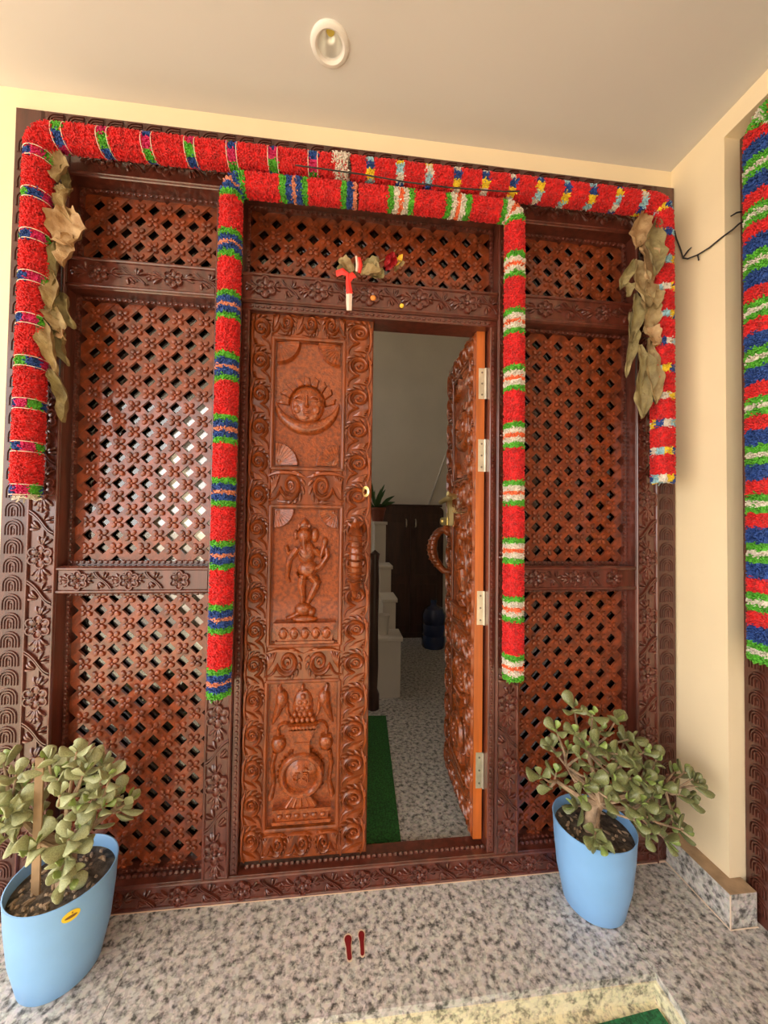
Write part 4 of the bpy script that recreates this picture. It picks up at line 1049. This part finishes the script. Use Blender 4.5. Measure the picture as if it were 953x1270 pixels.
TIPS_R= [(0.802, -0.165, 0.71), (0.856, -0.185, 0.691), (0.98, -0.141, 0.646), (0.73, -0.177, 0.641), (0.794, -0.19, 0.632), (0.919, -0.14, 0.609), (1.075, -0.062, 0.522), (0.77, -0.08, 0.527), (0.832, -0.085, 0.513), (0.845, -0.167, 0.572), (0.949, -0.119, 0.527), (1.027, -0.158, 0.586), (1.06, -0.174, 0.549), (1.096, -0.184, 0.525), (0.678, -0.168, 0.485), (0.801, -0.061, 0.417), (0.861, -0.076, 0.432), (0.932, -0.079, 0.445), (1.002, -0.08, 0.427), (1.001, -0.171, 0.514), (1.078, -0.154, 0.479), (1.168, -0.106, 0.413), (1.255, -0.09, 0.412), (0.763, -0.072, 0.374), (0.828, -0.068, 0.371), (0.825, -0.187, 0.451), (0.941, -0.109, 0.386), (1.012, -0.099, 0.36), (1.071, -0.124, 0.388), (1.091, -0.173, 0.436), (1.26, -0.129, 0.438), (1.233, -0.187, 0.453), (1.25, -0.19, 0.43), (1.2, -0.17, 0.39), (1.24, -0.17, 0.37), (1.076, -0.155, 0.346), (1.106, -0.064, 0.26), (1.176, -0.114, 0.308), (1.27, -0.068, 0.251), (1.049, -0.073, 0.25), (1.151, -0.124, 0.259), (1.202, -0.138, 0.267), (1.187, -0.194, 0.285), (1.061, -0.135, 0.258), (1.033, -0.22, 0.302), (1.115, -0.212, 0.267), (0.86, -0.078, 0.303), (0.834, -0.227, 0.313), (0.857, -0.227, 0.291)]
TIPS_L= [(-1.003, -0.124, 0.598), (-0.924, -0.182, 0.597), (-0.977, -0.139, 0.512), (-0.926, -0.15, 0.54), (-0.847, -0.172, 0.627), (-0.889, -0.06, 0.547), (-0.755, -0.197, 0.661), (-0.745, -0.16, 0.619), (-0.733, -0.196, 0.606), (-0.726, -0.122, 0.577), (-0.668, -0.183, 0.582), (-0.704, -0.17, 0.563), (-0.837, -0.103, 0.551), (-0.821, -0.175, 0.575), (-0.78, -0.135, 0.521), (-0.948, -0.076, 0.528), (-0.897, -0.213, 0.527), (-0.922, -0.22, 0.512), (-0.902, -0.191, 0.477), (-0.924, -0.214, 0.441), (-0.916, -0.125, 0.462), (-0.713, -0.19, 0.52), (-0.688, -0.174, 0.483), (-0.749, -0.2, 0.507), (-0.745, -0.152, 0.447), (-0.777, -0.223, 0.559), (-0.682, -0.111, 0.473), (-0.671, -0.078, 0.43), (-0.7, -0.068, 0.391), (-0.888, -0.105, 0.396), (-0.85, -0.202, 0.415), (-0.828, -0.259, 0.439), (-0.74, -0.243, 0.451), (-0.754, -0.202, 0.384), (-0.767, -0.213, 0.373), (-0.761, -0.16, 0.407), (-0.77, -0.07, 0.359), (-0.771, -0.223, 0.348), (-0.757, -0.211, 0.313), (-0.999, -0.18, 0.6), (-0.981, -0.197, 0.521), (-0.939, -0.233, 0.469)]
TIPS_R += [(0.80, -0.20, 0.56), (0.86, -0.21, 0.60), (0.93, -0.21, 0.57), (0.99, -0.20, 0.55), (0.83, -0.22, 0.50), (0.90, -0.23, 0.51), (0.97, -0.22, 0.49), (1.03, -0.21, 0.48), (0.80, -0.21, 0.44), (0.87, -0.24, 0.45), (0.94, -0.24, 0.44), (1.00, -0.23, 0.42), (1.06, -0.21, 0.42), (0.97, -0.24, 0.37), (1.03, -0.22, 0.35), (1.10, -0.2, 0.44)]
jade('dark green jade plant in a blue pot below the lattice by the cream wall', (0.909, -0.116, 0.0), TIPS_R, [(0.900, -0.115, 0.235), (0.897, -0.125, 0.275), (0.905, -0.120, 0.310), (0.930, -0.118, 0.335)], (LEAF_Y, LEAF_A), 5, 0.052,
     [(0.83, -0.08, 0.45), (0.91, -0.08, 0.50), (1.00, -0.08, 0.42), (1.12, -0.10, 0.38), (1.05, -0.13, 0.32), (0.79, -0.08, 0.40), (1.18, -0.13, 0.38)])
jl = jade('pale dusty jade plant with a wooden stake in a blue pot with a yellow sticker', (-0.814, -0.142, 0.0), TIPS_L, [(-0.800, -0.150, 0.235), (-0.802, -0.152, 0.290), (-0.800, -0.150, 0.330), (-0.805, -0.150, 0.360)], (LEAF_Y, LEAF_P), 9, 0.056,
     [(-0.90, -0.15, 0.45), (-0.80, -0.16, 0.48), (-0.73, -0.15, 0.46), (-0.86, -0.18, 0.40), (-0.77, -0.20, 0.38), (-0.95, -0.17, 0.50), (-0.70, -0.10, 0.42)])
MB().box(-0.011, 0.011, -0.003, 0.003, 0.236, 0.640).build('stake', STICK, jl, (-0.048, -0.040, 0))
# oval sticker wrapped on the pot wall
def on_pot(theta, z):
    rr = np.interp(z, [0.006, 0.10, 0.20, POT_H-.004], [POT_r, POT_r+.020, POT_r+.030, POT_R-.001])
    return rr, theta
def patch(nm, m_, z0, th0, hz, hth, lift, parent):
    v = []; n = 20
    for ring in (0.0, 0.5, 1.0):
        for k in range(n):
            a = TAU*k/n; z = z0+hz*ring*math.sin(a); th = th0+hth*ring*math.cos(a); rr, _ = on_pot(th, z); rr += lift
            v.append((rr*math.cos(th), rr*math.sin(th), z))
    f = [(i*n+k, i*n+(k+1) % n, (i+1)*n+(k+1) % n, (i+1)*n+k) for i in range(2) for k in range(n)]
    return MB().add(v, f).build(nm, m_, parent)
th = math.radians(-49)
sk = patch('sticker', STICKER, 0.240, th, 0.0145, 0.155, 0.0012, jl)
sk['label'] = 'oval yellow sticker'
patch('sticker_band', STICKD, 0.2385, th, 0.0042, 0.105, 0.0018, sk)
patch('sticker_mark', STICKD, 0.2475, th+.02, 0.0022, 0.016, 0.0018, sk)

# ------------------------------------------------------------------ footprints on the slab
def foot(label, x, y, s, rz):
    o = np.concatenate([np.array(arc(0, 0.024, 0.0125, -20, 200, 12)), np.array([(-0.0085, 0.004), (-0.0075, -0.018)]), np.array(arc(0.0005, -0.026, 0.0078, 190, 350, 8)), np.array([(0.0075, -0.014), (0.0085, 0.006)])])
    root = thing('footprint_sticker', label, 'footprint', (x, y, 0.0), 'red footprints before the threshold', (0, 0, rz))
    for nm, sc, h, m_ in (('white_edge', 1.18, 0.0008, FOOTRIM), ('sole', 1.0, 0.0014, FOOTRED)):
        v = [(p[0]*sc*s*(1 if nm == 'sole' else 1.05), p[1]*(sc*.97 if nm != 'sole' else 1), 0.0001) for p in o]+[(p[0]*sc*s*(1 if nm == 'sole' else 1.05), p[1]*(sc*.97 if nm != 'sole' else 1), h) for p in o]; n = len(o)
        MB().add(v, [tuple(range(n, 2*n)), tuple(range(n-1, -1, -1))]+[(i, (i+1) % n, n+(i+1) % n, n+i) for i in range(n)]).build(nm, m_, root, smooth=False)
foot('small dark red footprint sticker on the granite, the rounder one', 0.040, -0.180, 0.92, math.radians(4))
foot('small dark red footprint sticker on the granite, the slimmer one', 0.082, -0.172, -0.78, math.radians(1))

# ------------------------------------------------------------------ mats
tag(MB().box(-0.95, 0.0, -0.62, 0.0, 0.0, 0.012).build('turf_mat', TURF, None, (0.934, -0.362, LOW_Z), smooth=False), 'bright green turf mat at the foot of the granite step', 'mat').rotation_euler = (0, 0, math.radians(4))
tag(MB().box(-0.62, 0.0, 0.0, 1.0, 0.0, 0.010).build('turf_mat', TURFD, None, (0.262, 0.175, 0.0), smooth=False), 'dark green carpet strip on the hall floor behind the closed leaf', 'mat').rotation_euler = (0, 0, math.radians(-3))

# ------------------------------------------------------------------ inside the hall
cab = thing('wooden_cabinet', 'dark brown two-door wooden cabinet against the hall wall', 'cabinet', (0.80, 2.86, 0.0))
b = MB(); prof = [(-0.36, 0.0), (0.37, 0.0), (0.37, 1.44)]+arc(0.31, 1.445, 0.06, 0, 90, 6)+[(-0.36, 1.505)]
b.prism(prof, 0.0, 0.185); b.build('body', CABW, cab)
MB().box(-0.38, 0.35, -0.012, 0.185, 1.505, 1.53, 0.004).build('top_board', CABW, cab)
for s, x0, x1 in ((-1, -0.34, -0.022), (1, -0.018, 0.34)):
    dd = MB().box(x0, x1, -0.016, 0.0, 0.06, 1.42, 0.004).build('door', CABW, cab)
    MB().box(x0+.05, x1-.05, -0.024, -0.016, 0.15, 0.62, 0.006).box(x0+.05, x1-.05, -0.024, -0.016, 0.72, 1.33, 0.006).build('raised_panel', CABW, dd)
    MB().tube([(s*0.055-.02, -0.016, 1.27), (s*0.055-.02, -0.04, 1.285), (s*0.055-.02, -0.04, 1.345), (s*0.055-.02, -0.016, 1.36)], 0.008, 6).build('handle', STEEL, dd)
steps = thing('stepped_plinth', 'white stepped balustrade of capped posts rising along the hall stairs', 'balustrade', (0.37, 1.44, 0.0))
for k, (x0, x1, y0, y1, z) in enumerate(((-0.095, 0.085, 0.0, 0.22, 0.455), (-0.03, 0.075, 0.225, 0.50, 0.700), (-0.03, 0.070, 0.505, 0.78, 0.935), (-0.06, 0.050, 0.785, 1.06, 1.330))):
    p = MB().box(x0, x1, y0, y1, 0.0, z-.004).build('post', WHITEP, steps, smooth=False)
    MB().box(x0-.014, x1+.014, y0-.014, y1, z-.03, z, 0.006).build('cap', WHITEP, p)
pl = thing('white_planter', 'small white tapered planter on the lowest plinth post', 'planter', (0.325, 1.53, 0.456))
MB().lathe([(0.0, 0.001), (0.040, 0.0), (0.050, 0.13), (0.054, 0.135), (0.054, 0.15), (0.048, 0.15), (0.045, 0.12), (0.0, 0.12)], 20).build('bowl', WHITEP, pl)
hp = thing('potted_house_plant', 'leafy plant in a brown pot on the tallest plinth post', 'potted plant', (0.352, 2.36, 1.331))
MB().lathe([(0.0, 0.0), (0.055, 0.0), (0.075, 0.11), (0.082, 0.115), (0.082, 0.14), (0.072, 0.14), (0.068, 0.11), (0.0, 0.11)], 20).build('pot', TERRA, hp)
for k in range(11):
    a = k*2.4; r_ = 0.06+0.02*(k % 3)
    dry_leaf_mb((0.01*math.cos(a), 0.01*math.sin(a), 0.11), (r_*1.9*math.cos(a), r_*math.sin(a), 0.20+0.06*(k % 4)), 0.035, 0.5, 0.2, 200+k, 0.02).build('leaf', PLANTG, hp, angle=70)
dp = thing('dark_wooden_newel', 'dark red wooden post standing behind the closed door leaf', 'post', (0.235, 1.30, 0.0))
MB().lathe([(0.0, 0.0), (0.045, 0.0), (0.045, 0.10), (0.030, 0.14), (0.036, 0.3), (0.030, 0.6), (0.034, 0.9), (0.028, 1.05), (0.036, 1.10), (0.0, 1.13)], 16).build('shaft', CABW, dp)
wb = thing('water_bottle', 'large navy blue water bottle on the hall floor by the cabinet', 'water bottle', (0.985, 2.55, 0.0))
b = MB().lathe([(0.0, 0.0), (0.115, 0.0), (0.125, 0.02), (0.125, 0.12), (0.119, 0.13), (0.125, 0.14), (0.125, 0.24), (0.119, 0.25), (0.125, 0.26), (0.125, 0.35), (0.10, 0.41), (0.04, 0.44), (0.03, 0.455), (0.03, 0.48)], 28).build('body', BOTTLE, wb)
MB().lathe([(0.0, 0.50), (0.034, 0.50), (0.036, 0.465), (0.030, 0.465)], 18).build('cap', BOTTLE, wb)
tag(MB().tube([(1.02, 3.044, 1.50), (1.13, 3.044, 1.83), (1.30, 3.044, 2.32)], 0.011, 6).build('soffit_edge_strip', WHITEP), 'pale strip for a stair soffit edge slanting up the dim hall wall', 'trim strip')  # simple strip standing in for a slanting stair soffit edge
